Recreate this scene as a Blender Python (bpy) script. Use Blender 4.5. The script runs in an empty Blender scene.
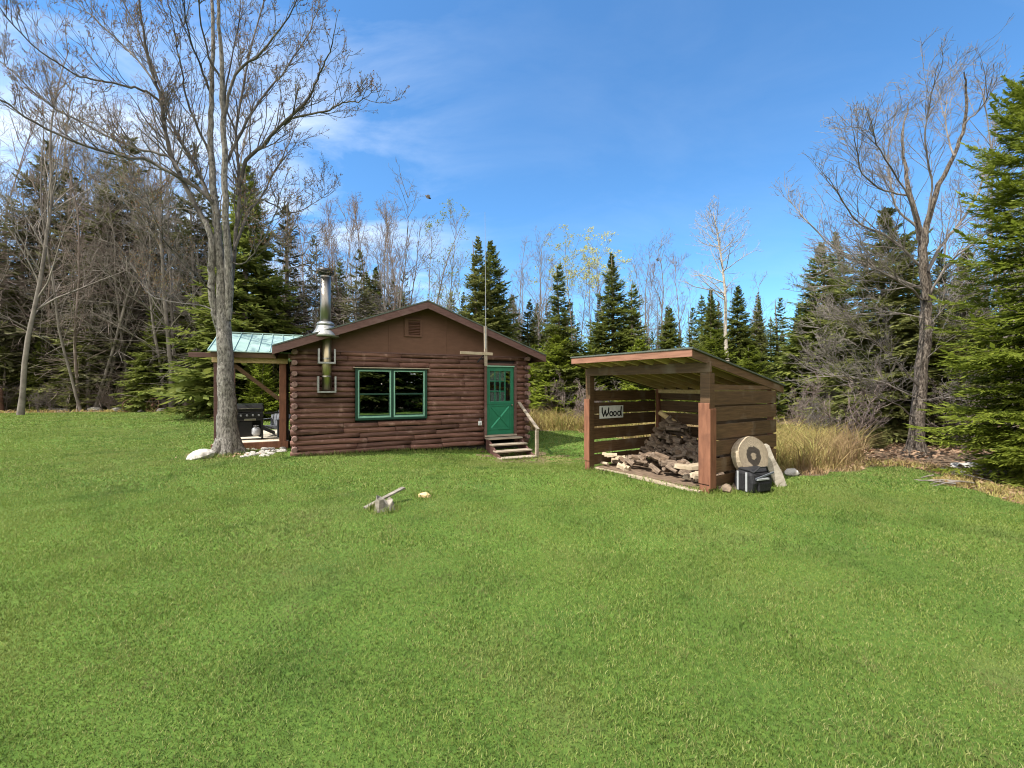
import bpy, bmesh, math, random
import numpy as np
from mathutils import Vector, Matrix

SC = bpy.context.scene
COL = SC.collection
R = math.radians
rng = np.random.default_rng(7)
random.seed(7)
F, H0, HOR = 440.0, 1.9, 386.0

def gz(x, y):
    """ground height"""
    return (-0.33*np.exp(-((x-.5)/2.6)**2-((y-12.9)/2.2)**2)
            + 0.035*np.sin(x*.9+1.3)*np.sin(y*.7+.4)*np.clip((np.hypot(x, y)-2)/6, 0, 1))
def at(px, py, z=0.0):
    """picture position -> point at height z"""
    Y = F*(H0-z)/(py-HOR)
    return ((px-512)/F*Y, Y, z)
def PP(px, py, Y):
    return ((px-512)/F*Y, Y, H0-(py-HOR)/F*Y)

# ------------------------------------------------------------------ materials
def nt(name):
    m = bpy.data.materials.new(name); m.use_nodes = True
    n = m.node_tree; n.nodes.clear()
    return m, n
def N(n, t, **kw):
    o = n.nodes.new(t)
    for k, v in kw.items():
        if k.startswith('i_'):
            o.inputs[k[2:].replace('_', ' ')].default_value = v
        else: setattr(o, k, v)
    return o
def ramp(n, stops):
    r = n.nodes.new('ShaderNodeValToRGB'); cr = r.color_ramp
    while len(cr.elements) < len(stops): cr.elements.new(.5)
    for e, (p, c) in zip(cr.elements, stops):
        e.position = p; e.color = (*c, 1) if len(c) == 3 else c
    return r
def mat(name, c1, c2, scale=6, stretch=(1, 1, 1), rough=.8, bump=.3, bdist=.01, detail=8, spec=.25, metal=0,
        c3=None, scale3=1.5, lo=.3, hi=.7, pos3=(.55, .7), rand=0.0):
    m, n = nt(name); L = n.links.new
    out = N(n, 'ShaderNodeOutputMaterial'); b = N(n, 'ShaderNodeBsdfPrincipled')
    b.inputs['Roughness'].default_value = rough; b.inputs['Metallic'].default_value = metal
    b.inputs['Specular IOR Level'].default_value = spec
    tc = N(n, 'ShaderNodeTexCoord'); mp = N(n, 'ShaderNodeMapping'); mp.inputs['Scale'].default_value = stretch
    L(tc.outputs['Object'], mp.inputs['Vector'])
    no = N(n, 'ShaderNodeTexNoise', i_Scale=scale, i_Detail=detail, i_Roughness=.62)
    L(mp.outputs[0], no.inputs['Vector'])
    r = ramp(n, [(lo, c1), (hi, c2)]); L(no.outputs['Fac'], r.inputs[0]); col = r.outputs[0]
    if c3:
        n3 = N(n, 'ShaderNodeTexNoise', i_Scale=scale3, i_Detail=5.0); L(tc.outputs['Object'], n3.inputs['Vector'])
        r3 = ramp(n, [(pos3[0], (0, 0, 0)), (pos3[1], (1, 1, 1))]); L(n3.outputs['Fac'], r3.inputs[0])
        mx = N(n, 'ShaderNodeMix', data_type='RGBA'); L(r3.outputs[0], mx.inputs[0]); L(col, mx.inputs[6]); mx.inputs[7].default_value = (*c3, 1)
        col = mx.outputs[2]
    if rand:
        g = N(n, 'ShaderNodeNewGeometry'); mr = N(n, 'ShaderNodeMapRange'); mr.inputs[3].default_value = 1-rand; mr.inputs[4].default_value = 1+rand
        L(g.outputs['Random Per Island'], mr.inputs[0])
        hs = N(n, 'ShaderNodeHueSaturation'); L(mr.outputs[0], hs.inputs['Value']); L(col, hs.inputs['Color']); col = hs.outputs[0]
    L(col, b.inputs['Base Color'])
    if bump:
        bp = N(n, 'ShaderNodeBump', i_Strength=bump, i_Distance=bdist); L(no.outputs['Fac'], bp.inputs['Height']); L(bp.outputs[0], b.inputs['Normal'])
    L(b.outputs[0], out.inputs[0])
    return m
def leafmat(name, cols, trans=.3, noise=None, nscale=.35, objrand=.25, rough=.6):
    """leaf/needle/blade: colour picked per leaf, drifting over the ground or from tree to tree"""
    m, n = nt(name); L = n.links.new
    out = N(n, 'ShaderNodeOutputMaterial')
    g = N(n, 'ShaderNodeNewGeometry'); oi = N(n, 'ShaderNodeObjectInfo')
    r = ramp(n, [(i/max(1, len(cols)-1), c) for i, c in enumerate(cols)])
    L(g.outputs['Random Per Island'], r.inputs[0]); col = r.outputs[0]
    if noise:
        for (c, sc, a, bb, amt) in noise:
            no = N(n, 'ShaderNodeTexNoise', i_Scale=sc, i_Detail=4.0, i_Roughness=.6); L(g.outputs['Position'], no.inputs['Vector'])
            rr = ramp(n, [(a, (0, 0, 0)), (bb, (amt, amt, amt))]); L(no.outputs['Fac'], rr.inputs[0])
            mx = N(n, 'ShaderNodeMix', data_type='RGBA'); L(rr.outputs[0], mx.inputs[0]); L(col, mx.inputs[6]); mx.inputs[7].default_value = (*c, 1)
            col = mx.outputs[2]
    hs = N(n, 'ShaderNodeHueSaturation'); L(col, hs.inputs['Color'])
    mr = N(n, 'ShaderNodeMapRange'); mr.inputs[3].default_value = 1-objrand; mr.inputs[4].default_value = 1+objrand
    L(oi.outputs['Random'], mr.inputs[0]); L(mr.outputs[0], hs.inputs['Value']); col = hs.outputs[0]
    b = N(n, 'ShaderNodeBsdfPrincipled'); b.inputs['Roughness'].default_value = rough; b.inputs['Specular IOR Level'].default_value = .2
    L(col, b.inputs['Base Color'])
    t = N(n, 'ShaderNodeBsdfTranslucent'); L(col, t.inputs[0])
    ms = N(n, 'ShaderNodeMixShader'); ms.inputs[0].default_value = trans
    L(b.outputs[0], ms.inputs[1]); L(t.outputs[0], ms.inputs[2]); L(ms.outputs[0], out.inputs[0])
    return m
def plain(name, c, rough=.6, metal=0, spec=.4):
    return mat(name, tuple(x*.85 for x in c), tuple(min(1, x*1.12) for x in c), scale=9, rough=rough, bump=.08, metal=metal, spec=spec, bdist=.003)

M = {}
M['log'] = mat('stained_log', (.058, .027, .020), (.195, .098, .072), scale=6, stretch=(.35, 6, 6), rough=.6, bump=.9, bdist=.014, c3=(.25, .15, .12), scale3=4.5, pos3=(.58, .74), rand=.32)
M['logend'] = mat('weathered_log_end', (.11, .06, .05), (.27, .175, .15), scale=12, rough=.85, bump=.4)
M['gable'] = mat('brown_plywood', (.10, .050, .032), (.13, .066, .043), scale=3, stretch=(1, 1, 3), rough=.7, bump=.1)
M['trim'] = mat('dark_trim', (.085, .042, .036), (.14, .078, .066), scale=5, stretch=(1, 1, 4), rough=.6, bump=.2, c3=(.18, .12, .105), pos3=(.6, .8))
M['redpost'] = mat('red_brown_stain', (.15, .062, .036), (.27, .12, .07), scale=4, stretch=(5, 5, .6), rough=.6, bump=.35, c3=(.15, .065, .04), scale3=3)
M['redboard'] = mat('red_brown_board', (.20, .095, .06), (.33, .165, .11), scale=4, stretch=(.6, 5, 5), rough=.65, bump=.35)
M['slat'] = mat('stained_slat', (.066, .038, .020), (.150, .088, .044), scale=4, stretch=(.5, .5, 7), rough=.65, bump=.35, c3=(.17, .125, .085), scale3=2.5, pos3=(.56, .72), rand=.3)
M['rafter'] = mat('bare_lumber', (.44, .31, .14), (.62, .47, .25), scale=4, stretch=(4, .5, 4), rough=.7, bump=.2, rand=.2)
M['sheath'] = mat('roof_sheathing', (.17, .12, .055), (.28, .20, .10), scale=4, stretch=(4, .5, 4), rough=.8, bump=.2)
M['greywood'] = mat('weathered_wood', (.23, .185, .135), (.42, .36, .28), scale=4, stretch=(.6, 4, 4), rough=.85, bump=.4, rand=.15)
M['palewood'] = mat('pale_wood', (.30, .235, .155), (.48, .40, .29), scale=5, stretch=(.6, 4, 4), rough=.8, bump=.4, c3=(.3, .24, .16), scale3=5, rand=.15)
M['firewood'] = mat('old_firewood', (.062, .044, .032), (.26, .195, .14), scale=7, stretch=(.7, 3, 3), rough=.9, bump=.7, c3=(.26, .19, .13), scale3=3)
M['firebrown'] = mat('split_firewood', (.075, .05, .033), (.22, .155, .105), scale=7, stretch=(.7, 3, 3), rough=.9, bump=.7)
M['green'] = mat('green_paint', (.010, .115, .060), (.016, .16, .085), scale=4, rough=.4, bump=.06, spec=.5)
M['darkgreen'] = plain('dark_green_paint', (.006, .042, .026), .45)
M['oldgrey'] = mat('old_grey_wood', (.12, .105, .08), (.32, .29, .24), scale=6, stretch=(1, 1, 3), rough=.95, bump=.7)
M['mint'] = plain('pale_green_paint', (.21, .41, .31), .45)
M['fluesteel'] = mat('dark_flue_steel', (.20, .19, .168), (.34, .32, .29), scale=3, stretch=(8, 8, .4), rough=.40, metal=1, bump=.05)
M['brasssteel'] = mat('tinted_flue_steel', (.30, .25, .15), (.46, .40, .26), scale=3, stretch=(8, 8, .4), rough=.40, metal=1, bump=.05)
M['lightgreen'] = plain('highlight_green', (.05, .30, .18), .45)  # paler green for one door brace: its edge highlight put into the colour
M['steel'] = mat('stainless_steel', (.27, .25, .21), (.42, .39, .34), scale=3, stretch=(8, 8, .4), rough=.3, metal=1, bump=.05)
M['galv'] = mat('galvanised_metal', (.26, .265, .255), (.40, .405, .395), scale=14, rough=.42, metal=.75, bump=.1)
M['blackmetal'] = plain('black_metal', (.009, .009, .010), .4, 0, .4)
M['blackcloth'] = mat('black_nylon', (.012, .012, .013), (.030, .030, .032), scale=30, rough=.6, bump=.5, bdist=.004)
M['greytrim'] = plain('grey_plastic', (.36, .37, .38), .5)
M['greymetal'] = plain('grey_metal', (.26, .27, .28), .45, .3)
M['greypaint'] = plain('slate_grey_paint', (.12, .13, .15), .6)
M['deck'] = mat('deck_boards', (.42, .36, .27), (.62, .55, .44), scale=4, stretch=(.6, 5, 1), rough=.7, bump=.2)
M['curtain'] = mat('white_curtain', (.55, .58, .60), (.78, .80, .82), scale=3, stretch=(9, 9, .3), rough=.9, bump=.5)
M['white'] = plain('white_paint', (.72, .73, .72), .5)
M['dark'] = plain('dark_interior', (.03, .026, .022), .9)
M['ink'] = plain('black_lettering', (.012, .012, .014), .6)
M['shingle'] = mat('asphalt_shingle', (.055, .065, .055), (.12, .135, .11), scale=40, rough=.95, bump=.6)
M['rock'] = mat('pale_stone', (.34, .32, .28), (.62, .60, .55), scale=7, rough=.9, bump=1, bdist=.03, c3=(.2, .185, .15), scale3=3, pos3=(.5, .66))
M['darkrock'] = mat('mossy_fieldstone', (.13, .125, .11), (.36, .34, .31), scale=4, rough=.95, bump=.8, bdist=.03, c3=(.10, .11, .05), scale3=2)
M['bark'] = mat('grey_bark', (.06, .053, .047), (.27, .25, .22), scale=11, stretch=(2.4, 2.4, .8), rough=.95, bump=1.0, bdist=.05, c3=(.27, .255, .23), scale3=9, pos3=(.57, .68), lo=.36, hi=.64)
M['shagbark'] = mat('shaggy_bark', (.05, .038, .03), (.27, .225, .18), scale=9, stretch=(3, 3, .9), rough=.95, bump=1.0, bdist=.06, lo=.38, hi=.64)
M['twig'] = mat('grey_branch', (.105, .09, .077), (.29, .255, .222), scale=3, rough=.9, bump=.3)
M['darktwig'] = mat('dark_branch', (.085, .073, .063), (.24, .21, .185), scale=3, rough=.9, bump=.3)
M['pinktwig'] = mat('reddish_branch', (.12, .09, .075), (.25, .20, .175), scale=3, rough=.9, bump=.2)
M['maplebranch'] = mat('dark_grey_branch', (.036, .032, .029), (.135, .12, .105), scale=3, rough=.9, bump=.4, c3=(.2, .18, .16), scale3=6, pos3=(.6, .7))
M['birch'] = mat('white_birch_bark', (.20, .17, .135), (.50, .45, .37), scale=5, stretch=(1, 1, 3), rough=.9, bump=.3)
M['conbark'] = mat('spruce_bark', (.085, .07, .056), (.23, .195, .16), scale=8, stretch=(2, 2, .6), rough=.95, bump=.8, bdist=.02)
M['endgrain'] = None
M['rust'] = mat('rusty_iron', (.07, .04, .03), (.18, .10, .065), scale=9, rough=.9, bump=.5)
M['bug'] = plain('insect_shell', (.03, .02, .012), .4)
M['bugwing'] = plain('insect_wing', (.05, .042, .03), .4)
M['spruce'] = leafmat('spruce_needles', [(.085, .110, .022), (.145, .172, .036), (.215, .232, .052)], .42)
M['sprucebrown'] = leafmat('dull_spruce_needles', [(.078, .080, .040), (.118, .118, .054), (.155, .148, .072)], .35)
M['fir'] = leafmat('bright_fir_needles', [(.115, .150, .018), (.195, .240, .028), (.285, .325, .048)], .45)
M['olive'] = leafmat('olive_needles', [(.088, .100, .028), (.145, .155, .044), (.20, .205, .062)], .38)
M['buds'] = leafmat('red_brown_buds', [(.13, .05, .03), (.19, .11, .05), (.15, .15, .05)], .3)
M['yellowbuds'] = leafmat('yellow_green_blossom', [(.46, .44, .10), (.62, .58, .16)], .5)
M['lime'] = leafmat('young_leaves', [(.22, .27, .07), (.34, .38, .12)], .4)
M['blade'] = leafmat('lawn_grass', [(.052, .086, .014), (.106, .164, .028), (.162, .230, .042), (.232, .290, .068), (.33, .32, .13)], .35,
    noise=[((.22, .23, .075), .6, .48, .68, .5), ((.25, .21, .10), 2.3, .56, .72, .5), ((.042, .100, .020), .9, .50, .68, .6), ((.20, .265, .046), .13, .45, .62, .45)], objrand=0)
M['straw'] = leafmat('dry_grass', [(.24, .165, .065), (.36, .27, .10), (.42, .36, .12), (.25, .27, .07)], .3,
    noise=[((.30, .19, .115), .5, .48, .62, .8)], objrand=0)
M['litter'] = leafmat('fallen_leaves', [(.16, .085, .05), (.27, .165, .10), (.38, .26, .165), (.2, .13, .085)], .1, objrand=0)

# glass: clear, with a mirror-like coat
def glassmat():
    m, n = nt('window_glass'); L = n.links.new
    out = N(n, 'ShaderNodeOutputMaterial'); tr = N(n, 'ShaderNodeBsdfTransparent'); tr.inputs[0].default_value = (.75, .82, .80, 1)
    gl = N(n, 'ShaderNodeBsdfGlossy'); gl.inputs['Roughness'].default_value = .01
    lf = N(n, 'ShaderNodeLayerWeight'); pw = N(n, 'ShaderNodeMath', operation='POWER'); L(lf.outputs['Facing'], pw.inputs[0]); pw.inputs[1].default_value = 4.0
    lw = N(n, 'ShaderNodeMath', operation='MULTIPLY_ADD'); L(pw.outputs[0], lw.inputs[0]); lw.inputs[1].default_value = .8; lw.inputs[2].default_value = .30
    ms = N(n, 'ShaderNodeMixShader'); L(lw.outputs[0], ms.inputs[0]); L(tr.outputs[0], ms.inputs[1]); L(gl.outputs[0], ms.inputs[2]); L(ms.outputs[0], out.inputs[0])
    return m
M['glass'] = glassmat()
def metalroof():
    return mat('green_metal_roofing', (.29, .43, .365), (.41, .54, .475), scale=2.5, rough=.38, bump=.04, metal=.25, spec=.6)
M['metalroof'] = metalroof()
def endgrain():
    m, n = nt('end_grain'); L = n.links.new
    out = N(n, 'ShaderNodeOutputMaterial'); b = N(n, 'ShaderNodeBsdfPrincipled', i_Roughness=.85)
    tc = N(n, 'ShaderNodeTexCoord'); ln = N(n, 'ShaderNodeVectorMath', operation='LENGTH')
    L(tc.outputs['Object'], ln.inputs[0])
    no = N(n, 'ShaderNodeTexNoise', i_Scale=9.0, i_Detail=6.0); L(tc.outputs['Object'], no.inputs['Vector'])
    ad = N(n, 'ShaderNodeMath', operation='MULTIPLY_ADD'); L(no.outputs['Fac'], ad.inputs[0]); ad.inputs[1].default_value = .10; L(ln.outputs['Value'], ad.inputs[2])
    r = ramp(n, [(0, (.10, .075, .05)), (.075, (.33, .265, .185)), (.135, (.31, .25, .175)), (.15, (.035, .027, .020)), (.242, (.05, .038, .028)), (.26, (.34, .275, .195)), (.43, (.27, .215, .15)), (.5, (.16, .11, .07))])
    r.color_ramp.interpolation = 'LINEAR'
    L(ad.outputs[0], r.inputs[0])
    wv = N(n, 'ShaderNodeMath', operation='SINE'); mu = N(n, 'ShaderNodeMath', operation='MULTIPLY'); L(ad.outputs[0], mu.inputs[0]); mu.inputs[1].default_value = 260; L(mu.outputs[0], wv.inputs[0])
    bp = N(n, 'ShaderNodeBump', i_Strength=.3, i_Distance=.004); L(wv.outputs[0], bp.inputs['Height']); L(bp.outputs[0], b.inputs['Normal'])
    n2 = N(n, 'ShaderNodeTexNoise', i_Scale=22.0, i_Detail=6.0); L(tc.outputs['Object'], n2.inputs['Vector'])
    mr = N(n, 'ShaderNodeMapRange'); mr.inputs[3].default_value = .6; mr.inputs[4].default_value = 1.35; L(n2.outputs['Fac'], mr.inputs[0])
    hs = N(n, 'ShaderNodeHueSaturation'); L(r.outputs[0], hs.inputs['Color']); L(mr.outputs[0], hs.inputs['Value'])
    L(hs.outputs[0], b.inputs['Base Color']); L(b.outputs[0], out.inputs[0])
    return m
M['endgrain'] = endgrain()

def groundmat(name, stops, spec):
    """ground cover: several noise octaves in world space"""
    m, n = nt(name); L = n.links.new
    out = N(n, 'ShaderNodeOutputMaterial'); b = N(n, 'ShaderNodeBsdfPrincipled', i_Roughness=.95); b.inputs['Specular IOR Level'].default_value = .1
    g = N(n, 'ShaderNodeNewGeometry')
    n1 = N(n, 'ShaderNodeTexNoise', i_Scale=18.0, i_Detail=9.0, i_Roughness=.75); L(g.outputs['Position'], n1.inputs['Vector'])
    r = ramp(n, stops); L(n1.outputs['Fac'], r.inputs[0]); col = r.outputs[0]
    for (c, sc, a, bb, amt) in spec:
        no = N(n, 'ShaderNodeTexNoise', i_Scale=sc, i_Detail=5.0, i_Roughness=.6); L(g.outputs['Position'], no.inputs['Vector'])
        rr = ramp(n, [(a, (0, 0, 0)), (bb, (amt, amt, amt))]); L(no.outputs['Fac'], rr.inputs[0])
        mx = N(n, 'ShaderNodeMix', data_type='RGBA'); L(rr.outputs[0], mx.inputs[0]); L(col, mx.inputs[6]); mx.inputs[7].default_value = (*c, 1); col = mx.outputs[2]
    L(col, b.inputs['Base Color'])
    bp = N(n, 'ShaderNodeBump', i_Strength=.8, i_Distance=.04); L(n1.outputs['Fac'], bp.inputs['Height']); L(bp.outputs[0], b.inputs['Normal'])
    L(b.outputs[0], out.inputs[0])
    return m
M['floor'] = groundmat('forest_floor', [(.3, (.07, .048, .032)), (.5, (.15, .105, .07)), (.7, (.25, .19, .125))],
    [((.20, .20, .055), .22, .5, .62, .7), ((.05, .035, .025), .6, .55, .7, .6)])
M['lawn'] = groundmat('lawn_soil', [(.3, (.045, .085, .016)), (.5, (.085, .15, .026)), (.7, (.14, .21, .04))],
    [((.16, .17, .06), .55, .52, .72, .5), ((.035, .09, .018), .8, .54, .68, .5), ((.14, .22, .034), .16, .45, .62, .3)])

# ------------------------------------------------------------------ mesh helpers
def link(name, me, m=None, parent=None, smooth=False, bevel=0):
    o = bpy.data.objects.new(name, me); COL.objects.link(o)
    if m: me.materials.append(m)
    if parent: o.parent = parent
    if bevel:
        b = o.modifiers.new('bevel', 'BEVEL'); b.width = bevel; b.segments = 2; b.limit_method = 'ANGLE'; b.angle_limit = R(40)
    return o
def rawmesh(name, V, quads=None, tris=None, smooth=False):
    me = bpy.data.meshes.new(name)
    V = np.ascontiguousarray(V, dtype=np.float32).reshape(-1, 3)
    q = np.zeros((0, 4), np.int32) if quads is None else np.asarray(quads, np.int32).reshape(-1, 4)
    t = np.zeros((0, 3), np.int32) if tris is None else np.asarray(tris, np.int32).reshape(-1, 3)
    me.vertices.add(len(V)); me.vertices.foreach_set('co', V.ravel())
    nl = q.size+t.size; me.loops.add(nl)
    me.loops.foreach_set('vertex_index', np.concatenate([q.ravel(), t.ravel()]))
    me.polygons.add(len(q)+len(t))
    st = np.concatenate([np.arange(len(q))*4, q.size+np.arange(len(t))*3]).astype(np.int32)
    me.polygons.foreach_set('loop_start', st)
    if smooth: me.polygons.foreach_set('use_smooth', np.ones(len(q)+len(t), bool))
    me.update(calc_edges=True)
    return me
class MB:
    """collects boxes, bars, tubes and prisms of ONE part"""
    def __init__(s): s.V = []; s.Fc = []; s.n = 0
    def add(s, V, faces):
        s.V.extend([tuple(v) for v in V]); s.Fc.extend([tuple(i+s.n for i in f) for f in faces]); s.n += len(V)
    def box(s, x0, x1, y0, y1, z0, z1, rot=None, piv=None):
        V = [(x, y, z) for x in (x0, x1) for y in (y0, y1) for z in (z0, z1)]
        if rot is not None:
            c = Vector(piv if piv else ((x0+x1)/2, (y0+y1)/2, (z0+z1)/2))
            V = [tuple(rot @ (Vector(v)-c)+c) for v in V]
        s.add(V, [(0, 1, 3, 2), (4, 6, 7, 5), (0, 4, 5, 1), (2, 3, 7, 6), (0, 2, 6, 4), (1, 5, 7, 3)])
        return s
    def bar(s, p0, p1, w, h, up=(0, 0, 1)):
        p0, p1, up = Vector(p0), Vector(p1), Vector(up)
        d = (p1-p0).normalized(); a = d.cross(up)
        if a.length < 1e-4: a = d.cross(Vector((1, 0, 0)))
        a.normalize(); b = a.cross(d).normalized()
        V = [p+a*(w/2*i)+b*(h/2*j) for p in (p0, p1) for i, j in ((-1, -1), (1, -1), (1, 1), (-1, 1))]
        s.add(V, [(3, 2, 1, 0), (4, 5, 6, 7), (0, 1, 5, 4), (1, 2, 6, 5), (2, 3, 7, 6), (3, 0, 4, 7)])
        return s
    def tube(s, pts, rad, sides=8, caps=True, sq=1.0):
        P = [Vector(p) for p in pts]; n = len(P)
        if not hasattr(rad, '__len__'): rad = [rad]*n
        V = []; ref = None
        for i in range(n):
            t = (P[min(i+1, n-1)]-P[max(i-1, 0)]).normalized()
            if ref is None: ref = Vector((0, 0, 1)) if abs(t.z) < .9 else Vector((1, 0, 0))
            a = t.cross(ref).normalized(); b = a.cross(t).normalized()
            ref = b if abs(t.dot(b)) < .9 else ref
            for k in range(sides):
                th = 2*math.pi*k/sides
                V.append(P[i]+a*(rad[i]*math.cos(th))+b*(rad[i]*sq*math.sin(th)))
        Fc = [(i*sides+k, i*sides+(k+1) % sides, (i+1)*sides+(k+1) % sides, (i+1)*sides+k) for i in range(n-1) for k in range(sides)]
        if caps: Fc += [tuple(range(sides-1, -1, -1)), tuple((n-1)*sides+k for k in range(sides))]
        s.add(V, Fc); return s
    def prism(s, poly, axis, a0, a1):
        """extrude a 2D outline along an axis (x: outline yz, y: outline xz, z: outline xy)"""
        n = len(poly)
        def pt(p, a): return (a, p[0], p[1]) if axis == 'x' else (p[0], a, p[1]) if axis == 'y' else (p[0], p[1], a)
        V = [pt(p, a0) for p in poly]+[pt(p, a1) for p in poly]
        s.add(V, [tuple(range(n)), tuple(range(2*n-1, n-1, -1))]+[(i, i+n, (i+1) % n+n, (i+1) % n) for i in range(n)])
        return s
    def build(s, name, m, parent=None, bevel=0, smooth=False):
        me = bpy.data.meshes.new(name); me.from_pydata(s.V, [], s.Fc)
        bm = bmesh.new(); bm.from_mesh(me); bmesh.ops.recalc_face_normals(bm, faces=bm.faces); bm.to_mesh(me); bm.free()
        if smooth:
            for p in me.polygons: p.use_smooth = True
        return link(name, me, m, parent, bevel=bevel)
def tag(o, label=None, cat=None, group=None, kind=None):
    if label: o['label'] = label
    if cat: o['category'] = cat
    if group: o['group'] = group
    if kind: o['kind'] = kind
    return o
def empty(name, loc, rz=0, label=None, cat=None, group=None):
    o = bpy.data.objects.new(name, None); COL.objects.link(o); o.empty_display_size = .3
    o.location = loc; o.rotation_euler = (0, 0, rz)
    return tag(o, label, cat, group)
def copy_tree(o, parent=None):
    c = o.copy(); COL.objects.link(c)
    if parent: c.parent = parent
    for ch in [x for x in KIDS.get(o.name, [])]: copy_tree(ch, c)
    return c
KIDS = {}
def remember(o):
    KIDS[o.name] = list(o.children)
    for c in o.children: remember(c)

# batches of tubes for trees
class Tubes:
    def __init__(s): s.b = {}
    def add(s, P, Rr, sides):
        P = np.asarray(P, float); s.b.setdefault((len(P), sides), []).append((P, np.asarray(Rr, float)))
    def arrays(s):
        VV, QQ, off = [], [], 0
        for (n, S), lst in s.b.items():
            P = np.stack([a for a, _ in lst]); Rd = np.stack([b for _, b in lst]); B = len(P)
            T = np.gradient(P, axis=1); T /= np.linalg.norm(T, axis=2, keepdims=True)+1e-9
            mt = T.mean(1); ref = np.where(np.abs(mt[:, 2:3]) < .85, np.array([[0, 0, 1.]]), np.array([[1., 0, 0]]))[:, None, :]
            a = np.cross(T, ref); a /= np.linalg.norm(a, axis=2, keepdims=True)+1e-9
            b = np.cross(a, T)
            th = np.arange(S)*2*np.pi/S
            V = P[:, :, None, :]+Rd[:, :, None, None]*(np.cos(th)[None, None, :, None]*a[:, :, None, :]+np.sin(th)[None, None, :, None]*b[:, :, None, :])
            idx = np.arange(B*n*S).reshape(B, n, S)+off
            q = np.stack([idx[:, :-1, :], np.roll(idx, -1, 2)[:, :-1, :], np.roll(idx, -1, 2)[:, 1:, :], idx[:, 1:, :]], -1)
            VV.append(V.reshape(-1, 3)); QQ.append(q.reshape(-1, 4)); off += B*n*S
        return np.concatenate(VV), np.concatenate(QQ)
    def build(s, name, m, parent):
        V, Q = s.arrays()
        return link(name, rawmesh(name, V, Q, smooth=True), m, parent)
def nrm(v): v = np.asarray(v, float); return v/(np.linalg.norm(v)+1e-9)
def walk(r, p, d, L, n, wander, trop):
    pts = [np.array(p, float)]; d = nrm(d)
    for i in range(n):
        d = nrm(d+r.normal(0, wander, 3)+np.array([0, 0, trop])); pts.append(pts[-1]+d*L/n)
    return np.array(pts), d
def sideways(r, d, ang):
    d = nrm(d); a = nrm(np.cross(d, r.normal(0, 1, 3))); return nrm(d*math.cos(ang)+a*math.sin(ang))
def kites(base, d, L, W, nv):
    """flat leaf shapes: base,left,tip,right"""
    side = np.cross(d, nv); side /= np.linalg.norm(side, axis=1, keepdims=True)+1e-9
    m = base+d*L[:, None]*.45
    V = np.stack([base, m+side*W[:, None]/2, base+d*L[:, None], m-side*W[:, None]/2], 1)
    return V.reshape(-1, 3)
def soup(name, V, m, parent=None):
    q = np.arange(len(V)).reshape(-1, 4)
    return link(name, rawmesh(name, V, q), m, parent)
def lim(T, r, p, d, L, rad, lvl, tips, maxl=3, kids=(7, 5, 3), trop=.05, thin=1.0, sides=(6, 4, 3, 3), angr=(28, 55)):
    """one branch and everything growing from it"""
    n = (7, 5, 4, 3)[min(lvl, 3)]
    pts, e = walk(r, p, d, L, n, .10+.03*lvl, trop)
    T.add(pts, np.linspace(rad, max(rad*.3, .0035*thin), n+1), sides[min(lvl, 3)])
    tips.append((pts[-1], e))
    if lvl >= maxl: return
    k = kids[min(lvl, len(kids)-1)]; k = max(2, int(k*r.uniform(.75, 1.3)))
    for s in np.sort(r.uniform(.22, .97, k)):
        i = min(int(s*n), n-1); f = s*n-i; q = pts[i]*(1-f)+pts[i+1]*f
        dd = sideways(r, pts[i+1]-pts[i], R(r.uniform(*angr)))
        if dd[2] < -.2: dd[2] *= -.4
        lim(T, r, q, dd, L*r.uniform(.32, .58)*(1.15-.5*s), max(rad*(1-.7*s)*.5, .005*thin), lvl+1, tips, maxl, kids, trop, thin, sides, angr)

def bare_tree(name, seed, Ht, rad, mbark, mtwig, spread=1.0, first=.3, nl=16, stems=1, buds=None, thin=1.0, budn=1, ang=(25, 50), kids=(6, 5, 4), buddense=.8):
    r = np.random.default_rng(seed); root = empty(name, (0, 0, 0))
    Tr, Tc, tips = Tubes(), Tubes(), []
    for sI in range(stems):
        a = r.uniform(0, 6.28); lean = .04 if stems == 1 else .22
        d = np.array([math.cos(a)*lean, math.sin(a)*lean, 1]); hh = Ht*(1 if sI == 0 else r.uniform(.75, .98)); rr = rad*(1 if sI == 0 else r.uniform(.55, .85))
        pts, e = walk(r, (math.cos(a)*.12*(stems > 1), math.sin(a)*.12*(stems > 1), -.15), d, hh+.15, 14, .045, .05)
        rads = rr*np.linspace(1, .12, 15); rads[0] *= 1.35
        Tr.add(pts, rads, 8)
        for s in np.sort(r.uniform(first, .985, nl)):
            i = min(int(s*14), 13); f = s*14-i; q = pts[i]*(1-f)+pts[i+1]*f
            dd = sideways(r, pts[i+1]-pts[i], R(r.uniform(*ang))); dd[2] = abs(dd[2])
            lim(Tc, r, q, dd, hh*.34*spread*(1.25-.85*s)*r.uniform(.7, 1.2), max(rr*(1-.8*s)*.42, .012), 1, tips, 3, kids, .06, thin)
    Tr.build('trunk', mbark, root); Tc.build('crown', mtwig, root)
    if buds:
        tp = [t for t in tips if r.uniform() < buddense]
        b = np.repeat(np.array([t[0] for t in tp]), budn, 0); d = np.repeat(np.array([t[1] for t in tp]), budn, 0)+r.normal(0, .6, (len(tp)*budn, 3)); d /= np.linalg.norm(d, axis=1, keepdims=True)
        b = b+r.normal(0, .05, b.shape)
        soup('buds', kites(b, d, r.uniform(.05, .12, len(b)), r.uniform(.03, .07, len(b)), r.normal(0, 1, b.shape)), M[buds], root)['kind'] = 'stuff'
    remember(root); return root

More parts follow.
